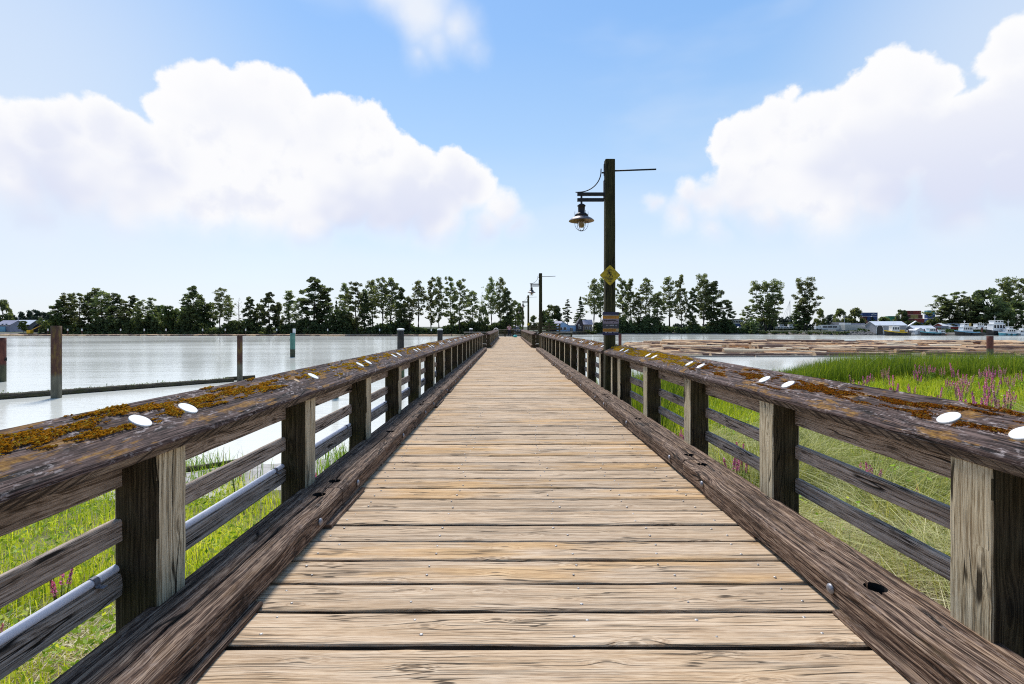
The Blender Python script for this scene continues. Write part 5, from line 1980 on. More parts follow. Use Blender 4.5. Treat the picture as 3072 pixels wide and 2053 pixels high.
for i, (x, yt, hw, kd) in enumerate(ROW):
    sp = {580: 'tall dense cottonwood rising above the lower trees left of the slim brown pile', 945: 'tallest broad dark cottonwood behind the green marker pile', 1009: 'small pointed spruce just right of the broad dark cottonwood',
          716: 'bare dead tree among the left bank cottonwoods', 1445: 'thin dead snag left of the two loose cottonwoods by the boardwalk', 662: 'sparse cottonwood with open crown beside the bare dead tree',
          505: 'light green rounded tree in the left bank row'}.get(x)
    what = {'c': 'loose crowned cottonwood', 'd': 'dense dark cottonwood', 'r': 'low round bushy tree', 'l': 'light green tree', 's': 'spruce', 'n': 'dead tree'}[kd[0]]
    j = len(ROW) - 1 - i
    if sp is None:
        sp = '%s, %s tree from the %s end of the row across the river' % (what, ORD[min(i, j)], 'left' if i < j else 'right')
    tree(x, yt, hw, kd, sp, 243 + (i * 37 % 11) - 3)
for i, (x, yt, hw) in enumerate([(8, 898, 24), (35, 938, 18), (62, 936, 20), (86, 932, 18), (108, 930, 20), (132, 937, 20), (150, 940, 18)]):
    tree(x, yt, hw, 'b0' if i else 'r1', 'tall hazy tree at the far left edge behind the lilac house' if i == 0 else 'bluish background tree, %s from the left behind the boathouses' % ORD[i - 1], 300 if i else 268)
tree(163, 945, 18, 'l0', 'fresh green bush-like tree at the left end of the cottonwood row', 238)
tree(70, 962, 12, 'l0', 'small bright green tree in front of the lilac house', 238)

MID = [(1600, 946, 16, 'r1', 'small dark tree between the lamp posts far off', 285), (1632, 930, 18, 'r0', 'rounded tree just left of the second lamp post', 285), (1657, 912, 32, 'r0', 'large round dark maple behind the grey-roofed house', 290),
       (1650, 958, 20, 'l0', 'light green shrub in front of the round maple', 266),
       (1703, 897, 17, 'p0', 'slim pine with a bare lower trunk behind the blue house', 285), (1741, 891, 22, 's0', 'dark spruce beside the dark steep-roofed house', 282), (1783, 838, 26, 'c3', 'sparse cottonwood just left of the near lamp post', 279),
       (1803, 836, 20, 'c1', 'slender cottonwood touching the left side of the near lamp post', 283), (1868, 836, 24, 'c2', 'cottonwood just right of the near lamp post', 281), (1891, 840, 22, 'c0', 'second cottonwood right of the near lamp post', 284),
       (1916, 880, 18, 'c5', 'shorter cottonwood third right of the near lamp post', 279), (1938, 836, 28, 'c3', 'wide cottonwood fourth right of the near lamp post', 283), (1972, 872, 22, 'c4', 'low cottonwood fifth right of the near lamp post', 279),
       (2008, 832, 26, 'c1', 'open cottonwood sixth right of the near lamp post', 283), (2042, 828, 20, 'c0', 'tallest narrow cottonwood in the middle clump', 282), (2076, 868, 20, 'd1', 'dark cottonwood before the big clump end tree', 279),
       (2112, 828, 36, 'f0', 'big broad forked cottonwood near the right end of the middle clump', 283), (2140, 848, 30, 'd0', 'dense dark cottonwood at the right end of the middle clump', 281), (2183, 905, 20, 'd1', 'small dark tree trailing off the middle clump', 279),
       (2240, 918, 18, 'c2', 'small ragged tree left of the twin cottonwoods', 279), (2300, 842, 46, 'f1', 'left one of the two big lone cottonwoods on the right', 281), (2418, 838, 44, 'f0', 'right one of the two big lone cottonwoods on the right', 281),
       (2398, 915, 26, 'd1', 'dark bushy tree below the right lone cottonwood', 279), (2462, 925, 16, 'r1', 'small tree tucked beside the right lone cottonwood', 279),
       (2352, 957, 22, 'b0', 'low hazy tree between the two lone cottonwoods', 310), (2492, 944, 20, 'b0', 'low hazy tree left of the white office trailer', 310),
       (2520, 925, 20, 'r1', 'mid green tree behind the white office trailer', 292), (2566, 923, 24, 'r1', 'wide tree just left of the blue container stack', 292), (2545, 948, 18, 'l0', 'pale tree between the two yard trees', 296),
       (2652, 950, 22, 'r1', 'bushy tree right of the blue container stack', 292), (2620, 962, 14, 'l0', 'light shrub below the blue container stack', 280), (2704, 927, 19, 'r0', 'dark round tree left of the red containers', 290),
       (2735, 962, 26, 'l0', 'light green shrub mass below the red containers', 275), (2790, 962, 24, 'l0', 'second light green shrub mass below the red containers', 275),
       (2822, 886, 30, 'c2', 'ragged tree at the left of the right-hand grove', 270), (2848, 905, 26, 'd1', 'dark lower tree in the right-hand grove', 266), (2868, 878, 28, 'c5', 'third tree of the right-hand grove', 270),
       (2897, 889, 28, 'r1', 'rounded tree in the middle of the right-hand grove', 268), (2925, 900, 28, 'd1', 'dark tree right of the rounded grove tree', 264), (2962, 862, 46, 'r0', 'great dark rounded tree of the right-hand grove', 264), (3000, 905, 36, 'r0', 'dark tree under the tallest grove cottonwoods', 258),
       (3018, 838, 40, 'f0', 'tallest cottonwood of the right-hand grove', 275), (3062, 838, 34, 'c3', 'cottonwood cut by the right edge', 275), (3050, 905, 30, 'd0', 'dark dense tree at the right edge', 262)]
for x, yt, hw, kd, lab, Y in MID:
    tree(x, yt, hw, kd, lab, Y)

# low dark growth along the banks: reads as one mass
rng = random.Random(31)


def growth(name, x0, x1, ybase, hlo, hhi, mat, n, seed, label, depth=8, size=(.25, .6), per=46):
    rg = random.Random(seed)
    cen, rad, cnt = [], [], []
    for k in range(n):
        x = rg.uniform(x0, x1)
        px = x
        h = hlo + (hhi - hlo) * max(0, .45 + 1.3 * mn.noise(Vector((x * .11, seed + .5, 0)))) * rg.uniform(.5, 1.0)
        y = front_y(x) + ybase + rg.random() * depth
        z0 = WATER + .5
        m_ = max(1, int(h / 1.2))
        for j in range(m_):
            cen.append((x + rg.gauss(0, .6), y, z0 + h * (j + .5) / m_))
            r = rg.uniform(.7, 1.3)
            rad.append((r, r, r * .75))
            cnt.append(int(rg.uniform(.6, 1.2) * per * .6))
    V, Q, Rn = leaf_quads(cen, rad, cnt, size, seed)
    return tag(quads(name, V, Q, Rn, M[mat]), label, 'undergrowth', kind='stuff')


growth('undergrowth', -222, -75, 1.5, 3.0, 12.0, 'leaf_dk', 640, 51, 'dark undergrowth filling the foot of the left bank trees', 9)
growth('undergrowth', -78, 2, 1.5, 2.5, 9.5, 'leaf_dk', 480, 59, 'dark undergrowth below the loose cottonwoods left of the boardwalk', 9)
growth('undergrowth', -215, 0, .8, .8, 2.6, 'leaf_cw', 300, 52, 'low green bank plants at the water line on the left', 2, per=40)
growth('undergrowth', 48, 132, 1.2, 2.5, 9.0, 'leaf_dk', 420, 53, 'dark undergrowth under the middle cottonwoods', 7)
growth('undergrowth', 116, 166, 1.0, 1.0, 3.0, 'leaf_lt', 120, 54, 'light green shrubs along the beach', 4, per=36)
growth('undergrowth', 168, 262, 4.0, .8, 3.4, 'leaf_lt', 230, 55, 'green shrubs on the boatyard bank', 9, per=36)
growth('undergrowth', 40, 50, 1.2, 1.0, 2.6, 'leaf_lt', 36, 56, 'bright grass bank beside the tan house', 3, per=34)

growth('treeline', 90, 330, 80, 4.0, 11.0, 'leaf_far', 420, 57, 'hazy low trees far behind the boatyard', 30, (.4, .8), 40)
growth('treeline', -330, -225, 60, 3.0, 10.0, 'leaf_far', 160, 58, 'hazy low trees behind the lilac house', 30, (.4, .8), 40)

# log booms tied along the left bank
mb = MB()
rg = random.Random(61)
y = 226.5
while y < 236.5:
    x = -246 + rg.uniform(-5, 5)
    while x < 6:
        L = rg.uniform(10, 20)
        a = rg.uniform(-.012, .012)
        mb.tube([(x, y + front_y(x) - 238, WATER + .12 + rg.uniform(0, .2)), (x + L, y + front_y(x) - 238 + a * L, WATER + .12 + rg.uniform(0, .2))], [rg.uniform(.28, .45), rg.uniform(.2, .32)], 7, rg.random() if rg.random() < .7 else .97, 0, True, 1)
        x += L + rg.uniform(.2, 4 if y < 228 else 1.5)
    y += rg.uniform(.6, 1.0)
tag(mb.build('far_log_booms', [M['log'], M['log_end']]), 'long pale line of log booms tied along the far left bank', 'logs', kind='stuff')
for i, px in enumerate((144, 203, 246, 362, 433, 498, 608, 676, 737, 830, 983, 1139, 1294)):
    q = at(px, 990, 229.5)
    t = thing('mooring_post', 'thin mooring post with white top, %s from the left along the far log booms' % ORD[i], 'post', (q.x, 229.5, WATER))
    hh = q.z - WATER
    mb = MB()
    mb.tube([(0, 0, -1), (0, 0, hh - .5)], .20, 8)
    mb.build('shaft', M['rust_red'] if i < 3 else M['pile_wood'], t)
    mb = MB()
    mb.tube([(0, 0, hh - .5), (0, 0, hh + .5)], .27, 8)
    mb.build('white_top', M['white'], t)


# ------------------------------------------------------------------ buildings on the far shore
def gable(name, label, cat, x, y, z, w, d, eave, ridge, axis, wall, roof, rz=0.0, over=.35, wins=(), doors=(), extra=None):
    """gabled building, w along X, d along Y (before turning), ridge along 'x' or 'y'; wins/doors: (x, z, w, h) on the front face"""
    t = thing(name, label, cat, (x, y, z), rz)
    mb = MB()
    W2, D2 = w / 2, d / 2
    if axis == 'x':
        for sy in (-1, 1):
            mb.poly([(-W2, sy * D2, 0), (W2, sy * D2, 0), (W2, sy * D2, eave), (-W2, sy * D2, eave)][::-sy])
        for sx in (-1, 1):
            mb.poly([(sx * W2, -D2, 0), (sx * W2, D2, 0), (sx * W2, D2, eave), (sx * W2, 0, ridge - .05), (sx * W2, -D2, eave)][::sx])
    else:
        for sx in (-1, 1):
            mb.poly([(sx * W2, -D2, 0), (sx * W2, D2, 0), (sx * W2, D2, eave), (sx * W2, -D2, eave)][::sx])
        for sy in (-1, 1):
            mb.poly([(-W2, sy * D2, 0), (W2, sy * D2, 0), (W2, sy * D2, eave), (0, sy * D2, ridge - .05), (-W2, sy * D2, eave)][::-sy])
    mb.build('wall', wall, t, recalc=True)
    mb = MB()
    span = D2 if axis == 'x' else W2
    run = W2 if axis == 'x' else D2
    sl = (ridge - eave) / span
    e = span + over
    th = .16
    for s in (-1, 1):
        pr = [(0, ridge), (s * e, ridge - sl * e), (s * e, ridge - sl * e + th), (0, ridge + th)]
        a, b = -run - over, run + over
        P = lambda u, q: (u, q[0], q[1]) if axis == 'x' else (q[0], u, q[1])
        n = 1
        for k in range(4):
            q0, q1 = pr[k], pr[(k + 1) % 4]
            if k == 3:
                continue
            mb.poly([P(a, q0), P(b, q0), P(b, q1), P(a, q1)])
        mb.poly([P(a, q) for q in pr])
        mb.poly([P(b, q) for q in pr][::-1])
    mb.build('roof', roof, t)
    for (wx, wz, ww, wh) in wins:
        mb = MB()
        f = .12
        mb.box((wx - ww / 2 - f, -D2 - .06, wz - f), (wx + ww / 2 + f, -D2 - .002, wz + wh + f))
        fr = mb.build('window', M['white'], t)
        mb = MB()
        n = 2 if ww > 1.2 else 1
        for k in range(n):
            a = wx - ww / 2 + ww * k / n + .04
            mb.box((a, -D2 - .09, wz), (a + ww / n - .08, -D2 - .061, wz + wh))
        mb.build('pane', M['dark'], fr)
    for (dx, dz, dw, dh, dm) in doors:
        mb = MB()
        mb.box((dx - dw / 2, -D2 - .06, dz), (dx + dw / 2, -D2 - .003, dz + dh))
        mb.build('door', M[dm], t)
    return t


ZG = WATER + 1.5


def span(x0, x1, Y):
    a, b = at(x0, 980, Y).x, at(x1, 980, Y).x
    return (a + b) / 2, b - a


def zof(y, Y):
    return at(0, y, Y).z


# middle: houses behind the end platform
Y = 268
cx, w = span(1673, 1706, Y)
e, r = zof(977, Y) - ZG, zof(966.5, Y) - ZG
t = gable('house', 'pale blue gabled house with white windows behind the right wing of the platform', 'house', cx, Y + 3, ZG, w, 7, e, r, 'y', M['blue_house'], M['roof_blue'], wins=[(-1.0, .9, 1.0, 1.3), (.9, .9, 1.5, 1.4), (-2.4, .9, .8, 1.2)], over=.5)
cx2, w2 = span(1706, 1728, Y)
mb = MB()
mb.box((w / 2, -3.2, 0), (w / 2 + w2, 3.2, zof(977.5, Y) - ZG))
mb.build('annex', M['blue_house'], t)
mb = MB()
mb.box((w / 2 - .2, -3.5, zof(977.5, Y) - ZG + .002), (w / 2 + w2 + .3, 3.5, zof(975.5, Y) - ZG))
mb.build('annex_roof', M['roof_pale'], t)
mb = MB()
mb.box((w / 2 + .7, -3.30, .1), (w / 2 + 2.2, -3.203, 2.1))
d_ = mb.build('patio_door', M['white'], t)
mb = MB()
for k in (0, 1):
    mb.box((w / 2 + .8 + k * .7, -3.33, .25), (w / 2 + 1.35 + k * .7, -3.301, 2.0))
mb.build('pane', M['dark'], d_)
cx, w = span(1640, 1685, 276)
gable('house', 'long grey-roofed house running behind the pale blue house', 'house', cx, 279, ZG, w, 8, zof(972, 276) - ZG, zof(964.5, 276) - ZG, 'x', M['brown_dk'], M['roof_lilac'], wins=[(-2, 1, 1.2, 1.2), (1.5, 1, 1.2, 1.2)])
cx, w = span(1730, 1750, 266)
gable('house', 'tall dark steep-roofed house right of the pale blue house', 'house', cx, 269, ZG - .4, w, 5, zof(974, 266) - ZG + .4, zof(957, 266) - ZG + .4, 'y', M['brown_dk'], M['grey_dk'], wins=[(0, 2.0, 1.0, 1.2), (-.6, 3.6, .5, .6)])
cx, w = span(1751, 1777, 272)
gable('house', 'tan house with grey roof half hidden left of the near lamp post', 'house', cx, 275, ZG, w, 6, zof(973, 272) - ZG, zof(960, 272) - ZG, 'x', M['tan'], M['roof_lilac'], wins=[(-.8, 1.4, .9, 1.0), (1.2, 1.4, .9, 1.0)])
cx, w = span(1533, 1568, 262)
gable('house', 'low blue-grey building behind the person on the platform', 'building', cx, 266, ZG, w, 5, zof(981, 262) - ZG, zof(976.5, 262) - ZG, 'x', M['roof_blue'], M['roof_lilac'], wins=[(-1.4, .5, 1.1, .8), (.6, .5, 1.1, .8)], doors=[(2.3, .0, .8, 1.6, 'blue')])
# waterside deck on piles under the houses
t = thing('pile_deck', 'dark waterside deck on piles below the pale blue house', 'deck', (0, 262, 0))
cx, w = span(1683, 1760, 262)
mb = MB()
mb.box((cx - w / 2, -1.5, ZG - .35), (cx + w / 2, 3.2, ZG + .1))
mb.build('deck', M['platform'], t)
for k in range(9):
    mb = MB()
    x = cx - w / 2 + .3 + (w - .6) * k / 8
    mb.tube([(x, -1.2, WATER - 1), (x, -1.2, ZG - .35)], .16, 8)
    mb.build('leg', M['pile_wood'], t)
mb = MB()
mb.box((cx - w / 2, -1.55, ZG + .95), (cx + w / 2, -1.45, ZG + 1.05))
for k in range(12):
    x = cx - w / 2 + .1 + (w - .2) * k / 11
    mb.box((x - .04, -1.54, ZG + .1), (x + .04, -1.46, ZG + .95))
mb.build('guard_rail', M['platform'], t)

# office block behind the middle clump
cx, w = span(2195, 2229, 300)
t = thing('office_building', 'white office block with dark blue glass between the middle clump and the twin trees', 'building', (cx, 300, ZG))
hh = zof(959, 300) - ZG
mb = MB()
mb.box((-w / 2, 0, 0), (w / 2, 9, hh))
mb.build('wall', M['roof_pale'], t)
mb = MB()
mb.box((-w / 2 + .2, -.12, hh * .12), (w / 2 - .3, -.002, hh * .62))
mb.build('glass_front', M['blue'], t)
for k in range(6):
    mb = MB()
    a = -w / 2 + .5 + (w - 1.0) * k / 6
    mb.box((a, -.1, hh * .74), (a + .6, -.003, hh * .86))
    mb.build('window', M['dark'], t)
mb = MB()
mb.box((-w / 2 - .2, -.25, hh + .002), (w / 2 + .2, 9.2, hh + .3))
mb.build('roof', M['grey_dk'], t)


def vehicle(label, cat, x, y, z, L, H, body, cab=.3, name='parked_van', rz=0.0):
    t = thing(name, label, cat, (x, y, z), rz)
    mb = MB()
    W2 = .95
    pr = [(-L / 2, .35), (L / 2, .35), (L / 2, H * .55), (L / 2 - L * cap_ * .5 if (cap_ := cab) else 0, H * .62), (L / 2 - L * cab, H), (-L / 2 + .1, H), (-L / 2, H * .9)]
    n0 = len(mb.v)
    for sy in (-W2, W2):
        for px, pz in pr:
            mb.v.append((px, sy, pz))
    k = len(pr)
    mb.face(range(n0, n0 + k))
    mb.face(list(range(n0 + k, n0 + 2 * k))[::-1])
    for i in range(k):
        j = (i + 1) % k
        mb.face((n0 + j, n0 + i, n0 + k + i, n0 + k + j))
    mb.build('body', body, t, recalc=True)
    mb = MB()
    mb.box((L / 2 - L * cab * .95, -W2 - .01, H * .62), (L / 2 - L * cab * .45, -W2 - .003, H * .88))
    mb.build('window', M['dark'], t)
    for wx in (-L * .3, L * .3):
        mb = MB()
        mb.tube([(wx, -W2 - .02, .35), (wx, W2 + .02, .35)], .35, 12)
        mb.build('wheel', M['black'], t)
    return t


q = at(2200, 985, 284)
vehicle('white van parked below the office block, the left one of two', 'van', q.x, 284, ZG + .5, 4.4, 2.0, M['white'])
q = at(2217, 985, 284)
vehicle('white van parked below the office block, the right one of two', 'van', q.x + .5, 284, ZG + .5, 4.4, 2.2, M['white'], rz=math.pi)

# stacked containers
def container(label, x, y, z, L, mat, H=2.6, Wd_=2.45):
    t = thing('shipping_container', label, 'container', (x, y, z), 0, 'stacked shipping containers in the far yard')
    mb = MB()
    n = 24
    pts = []
    for i in range(n):
        a = -L / 2 + L * i / n
        o = 0.0 if i % 2 else .05
        pts += [(a, o), (a + L / n, o)]
    for (ax, ao), (bx, bo) in zip(pts, pts[1:]):
        mb.poly([(ax, ao, .12), (bx, bo, .12), (bx, bo, H - .12), (ax, ao, H - .12)])
    mb.poly([(-L / 2, .06, H - .13), (L / 2, .06, H - .13), (L / 2, Wd_, H - .13), (-L / 2, Wd_, H - .13)])
    mb.poly([(L / 2, 0, .1), (L / 2, Wd_, .1), (L / 2, Wd_, H - .1), (L / 2, 0, H - .1)])
    mb.poly([(-L / 2, 0, .1), (-L / 2, Wd_, .1), (-L / 2, Wd_, H - .1), (-L / 2, 0, H - .1)][::-1])
    mb.build('side_wall', mat, t)
    mb = MB()
    for z0, z1 in ((.0, .14), (H - .15, H - .01)):
        mb.box((-L / 2 - .01, -.03, z0), (L / 2 + .01, .06, z1))
    for x0 in (-L / 2 - .01, L / 2 - .13):
        mb.box((x0, -.032, .141), (x0 + .14, .058, H - .151))
    mb.build('frame', mat, t)
    return t


YC = 330


def cstack(x0, x1, ytop, rows, tag_, Y=YC):
    ms = F / Y
    z = zof(ytop, Y)
    H = 2.6
    for ri, row in enumerate(rows):
        zz = z - (ri + 1) * 2.62
        x = x0
        tot = sum(v[0] for v in row)
        for ci, (frac, mat, lab) in enumerate(row):
            xa, xb = x0 + (x1 - x0) * sum(v[0] for v in row[:ci]) / tot, x0 + (x1 - x0) * sum(v[0] for v in row[:ci + 1]) / tot
            a, b = at(xa, 0, Y).x, at(xb, 0, Y).x
            if mat:
                container(lab, (a + b) / 2, Y, zz, b - a - .1, M[mat], H)


rn = ['top', 'second', 'third', 'fourth', 'bottom']
cstack(2587, 2633, 938, [[(.45, 'blue', 'short dark blue container at the top left of the left stack'), (.55, 'blue', 'long dark blue container with white mark at the top right of the left stack')],
                         [(.3, 'maroon', 'maroon container, left end of the second tier of the left stack'), (.7, 'blue', 'dark blue container in the second tier of the left stack')],
                         [(.35, 'salmon', 'salmon container, left of the third tier of the left stack'), (.3, 'grey', 'grey container in the middle of the third tier of the left stack'), (.35, 'red', 'red container, right of the third tier of the left stack')],
                         [(.5, 'salmon', 'salmon container, left of the lowest tier of the left stack'), (.5, 'maroon', 'maroon container, right of the lowest tier of the left stack')]], 'left')
q = at(2619, 947, YC)
cm_ = [o for o in bpy.data.objects if o.get('label', '').startswith('long dark blue container with white mark')][0]
mb = MB()
for dx, dz, ww, hh in ((-1.4, 1.2, 1.3, .35), (-.3, 1.45, .9, .4), (.5, 1.0, 1.4, .35), (-.7, .8, .8, .25)):
    mb.poly([(dx, -.04, dz), (dx + ww, -.04, dz + .18), (dx + ww, -.04, dz + hh + .18), (dx, -.04, dz + hh)])
mb.build('white_emblem', M['white'], cm_)
cstack(2664, 2700, 948.5, [[(1, 'green_cont', 'upper green container left of the dark round tree')], [(1, 'green_cont', 'lower green container left of the dark round tree')]], 'green')
cstack(2712, 2773, 932.5, [[(.30, 'red', 'red container, left of the top tier of the red stack'), (.15, 'rust_c', 'small brown container in the top tier of the red stack'), (.40, 'red', 'long red container, right of the top tier of the red stack'), (.15, None, '')],
                           [(.32, 'maroon', 'maroon container, left of the second tier of the red stack'), (.38, 'tan_c', 'ochre yellow container in the second tier of the red stack'), (.22, 'rust_c', 'brown container, right of the second tier of the red stack'), (.08, None, '')],
                           [(.5, 'maroon', 'maroon container, left of the third tier of the red stack'), (.5, 'red', 'brick red container, right of the third tier of the red stack')],
                           [(.5, 'rust_c', 'rust brown container, left of the fourth tier of the red stack'), (.5, 'blue', 'navy container, right of the fourth tier of the red stack')],
                           [(.5, 'orange', 'orange container, left of the bottom tier of the red stack'), (.5, 'tan_c', 'ochre container, right of the bottom tier of the red stack')]], 'red')
cstack(2782, 2806, 931.5, [[(1, 'teal', 'teal blue container on top of the narrow stack by the grove')], [(1, 'blue', 'navy container, second in the narrow stack by the grove')], [(1, 'blue', 'dark blue container, third in the narrow stack by the grove')], [(1, 'grey', 'grey container at the foot of the narrow stack by the grove')]], 'n')

# boatyard buildings
Y = 262
cx, w = span(2466, 2519, Y)
t = thing('office_trailer', 'white office trailer with a long strip of dark windows', 'trailer', (cx, Y, zof(990.5, Y)))
hh = zof(976, Y) - zof(990.5, Y)
mb = MB()
mb.box((-w / 2, 0, .25), (w / 2, 3, hh))
mb.build('body', M['white'], t)
mb = MB()
mb.box((-w / 2 - .1, -.1, hh + .002), (w / 2 + .1, 3.1, hh + .12))
mb.build('roof', M['roof_pale'], t)
for g in range(3):
    a = -w / 2 + .5 + g * (w - 1.6) / 3
    mb = MB()
    mb.box((a, -.05, hh * .48), (a + (w - 1.6) / 3 - .25, -.003, hh * .80))
    fr = mb.build('window', M['grey'], t)
    mb = MB()
    for k in range(4):
        ww = ((w - 1.6) / 3 - .35) / 4
        mb.box((a + .05 + k * ww, -.08, hh * .50), (a + .05 + (k + .86) * ww, -.051, hh * .78))
    mb.build('pane', M['dark'], fr)
q = at(2456, 985, 260)
vehicle('small white truck at the left end of the office trailer', 'truck', q.x, 260.5, zof(990, 260), 3.2, 2.0, M['white'], name='parked_truck')
cx, w = span(2503, 2536, 282)
gable('house', 'dark grey-roofed house behind the office trailer', 'house', cx, 284, ZG, w, 7, zof(978, 282) - ZG, zof(968, 282) - ZG, 'x', M['grey'], M['grey_dk'])
cx, w = span(2535.5, 2599, 258)
t = thing('storage_shed', 'cream flat-topped storage shed with a dark strip along its roof', 'shed', (cx, 258, zof(991, 258)))
hh = zof(974, 258) - zof(991, 258)
h2 = zof(969, 258) - zof(991, 258)
mb = MB()
mb.box((-w / 2, 0, 0), (w / 2, 5, hh))
mb.build('wall', M['offwhite'], t)
mb = MB()
mb.box((-w / 2 + .002, .3, hh), (-w / 2 + w * .30, 4.8, h2))
mb.build('raised_end', M['white'], t)
mb = MB()
mb.box((-w / 2 + w * .305, .6, hh + .002), (w / 2 - .3, 4.6, h2 - .2))
mb.build('roof_strip', M['roof_lilac'], t)
# boathouse
Y = 244
cx, w = span(2627, 2719, Y)
zb = WATER + .05
hh, rr = zof(976, Y) - zb, zof(965, Y) - zb
t = gable('boathouse', 'grey floating boathouse with white roof and dark open bay at its left end', 'boathouse', cx, Y + 3.5, zb, w, 7, hh, rr, 'x', M['grey'], M['roof_pale'], over=.4)
mb = MB()
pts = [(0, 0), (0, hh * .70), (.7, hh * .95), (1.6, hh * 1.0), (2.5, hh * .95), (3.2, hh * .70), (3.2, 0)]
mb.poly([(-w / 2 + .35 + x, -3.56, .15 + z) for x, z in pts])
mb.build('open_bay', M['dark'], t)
mb = MB()
for k in range(4):
    mb.box((-w / 2 + .45, -3.61, .6 + k * .7), (-w / 2 + 3.45, -3.565, .66 + k * .7))
mb.build('door_ribs', M['grey_dk'], t)
mb = MB()
for (a, b), (c, d) in zip(pts, pts[1:]):
    mb.tube([(-w / 2 + .35 + a, -3.6, .15 + b), (-w / 2 + .35 + c, -3.6, .15 + d)], .11, 6)
mb.build('bay_trim', M['white'], t)
mb = MB()
mb.box((-w / 2 - .4, -4.4, -.35), (w / 2 + .4, 4, .0))
mb.build('float', M['pile_wood'], t)
# second floating shed
Y = 243
cx, w = span(2737, 2814, Y)
zb = WATER + .1
t = gable('float_shed', 'grey floating shed with wide pale roof left of the blue tugs', 'shed', cx + 1, Y + 4, zb, w - 2, 8, zof(992, Y) - zb, zof(978, Y) - zb, 'x', M['grey'], M['roof_pale'])
w2 = span(2737, 2764, Y)[1]
mb = MB()
xx = -(w - 2) / 2
e2, r2 = zof(991, Y) - zb, zof(984, Y) - zb
mb.poly([(xx - 1, -4.6, 0), (xx + w2 - 1, -4.6, 0), (xx + w2 - 1, -4.6, e2), (xx - 1 + w2 / 2, -4.6, r2), (xx - 1, -4.6, e2)])
mb.poly([(xx - 1, -4.6, 0), (xx - 1, -4.6, e2), (xx - 1, 2, e2), (xx - 1, 2, 0)])
mb.poly([(xx - 1 + w2, -4.6, 0), (xx - 1 + w2, -4.6, e2), (xx - 1 + w2, 2, e2), (xx - 1 + w2, 2, 0)][::-1])
mb.build('gable_front', M['roof_pale'], t)
mb = MB()
for s in (0, 1):
    x0, x1 = (xx - 1.3, xx - 1 + w2 / 2) if s == 0 else (xx - .7 + w2, xx - 1 + w2 / 2)
    mb.poly([(x0, -4.9, e2 - .12), (x1, -4.9, r2 + .05), (x1, 0, r2 + .05), (x0, 0, e2 - .12)])
mb.build('gable_roof', M['roof_pale'], t)
mb = MB()
mb.box((xx + .3, -4.66, .2), (xx + 1.3, -4.605, 2.0))
mb.build('door', M['grey'], t)
mb = MB()
mb.box((xx - 1.5, -5.2, -.35), (w / 2 + .6, 4.4, -.0))
mb.build('float', M['pile_wood'], t)
# red and white shed, grey wall behind
Y = 262
cx, w = span(2828, 2890, Y)
zb = zof(987.5, Y)
gable('storage_shed', 'red shed with a bright pale roof behind the black and blue tug', 'shed', cx, Y + 3, zb, w - 1, 7, zof(980, Y) - zb, zof(970.5, Y) - zb, 'x', M['red'], M['roof_pale'], doors=[(-2.3, 0, 1.2, 1.25, 'white'), (-4.0, 0, 1.6, 1.2, 'maroon')])
cx, w = span(2806, 2846, 260)
t = thing('yard_wall', 'long pale grey panel wall left of the red shed', 'wall', (cx, 260, zof(988, 260)))
for k in range(6):
    mb = MB()
    mb.box((-w / 2 + w * k / 6, 0, 0), (-w / 2 + w * (k + .97) / 6, .4, zof(978.5, 260) - zof(988, 260) + (.08 if k % 2 else 0)))
    mb.build('panel', M['roof_lilac'] if k % 3 == 0 else M['grey'], t)
# conveyor truck
t = thing('conveyor_truck', 'white truck with a raised conveyor boom between the boathouses', 'truck', (at(2733, 985, 258).x, 258, zof(987, 258)))
mb = MB()
mb.box((-2.6, 0, .5), (2.0, 1.8, 1.0))
mb.box((-2.9, .1, .8), (-1.5, 1.7, 2.0))
mb.build('chassis', M['white'], t)
mb = MB()
a, b = Vector((-1.2, .9, 1.1)), Vector((3.2, .9, 3.9))
mb.beam(a, (b - a).normalized(), (0, 1, 0), (b - a).normalized().cross(Vector((0, 1, 0))), (b - a).length, rect(.9, .45, .03, -.45, -.2))
mb.build('conveyor_boom', M['white'], t)
for x in (-2.2, -.2, 1.4):
    mb = MB()
    mb.tube([(x, -.05, .45), (x, 1.85, .45)], .45, 10)
    mb.build('wheel', M['black'], t)
# left-hand buildings
Y = 252
cx, w = span(-12, 30, Y)
zb = zof(996, Y)
t = gable('house', 'lilac-grey waterside house at the far left edge', 'house', cx, Y + 4, zb, w, 8, zof(975, Y) - zb, zof(962, Y) - zb, 'x', M['roof_lilac'], M['roof_lilac'], wins=[(-.2, 3.2, .9, .8), (1.8, 3.2, .9, .8)])
mb = MB()
mb.box((-w / 2 + .1, -4.5, .1), (w / 2 - 2, -4.05, 2.6))
mb.build('blue_front', M['blue_lt'], t)
cx, w = span(30, 86, 262)
gable('shed', 'low building with a bright white roof behind the lilac house', 'shed', cx, 266, ZG, w, 7, zof(974, 262) - ZG, zof(961, 262) - ZG, 'x', M['grey_dk'], M['roof_pale'], over=.3)
cx, w = span(88, 130, 246)
gable('barn', 'dark boat barn with a sloping blue-grey roof on the left shore', 'barn', cx, 250, zof(997, 246), w, 8, zof(981, 246) - zof(997, 246), zof(962, 246) - zof(997, 246), 'y', M['brown_dk'], M['roof_blue'], rz=R(38), over=.3)
t = thing('barge', 'dark barge with yellow crane cab moored on the left shore', 'barge', (at(95, 1000, 236).x, 236, WATER))
mb = MB()
mb.box((-6.5, 0, -.4), (7.5, 4, .9))
mb.build('hull', M['black'], t)
mb = MB()
mb.box((-3.4, 1, .9), (-1.6, 2.6, 2.5))
mb.build('crane_cab', M['yellow'], t)
mb = MB()
mb.tube([(-2.0, 1.8, 2.4), (2.5, 1.8, 4.6)], .14, 6)
mb.build('crane_arm', M['yellow'], t)


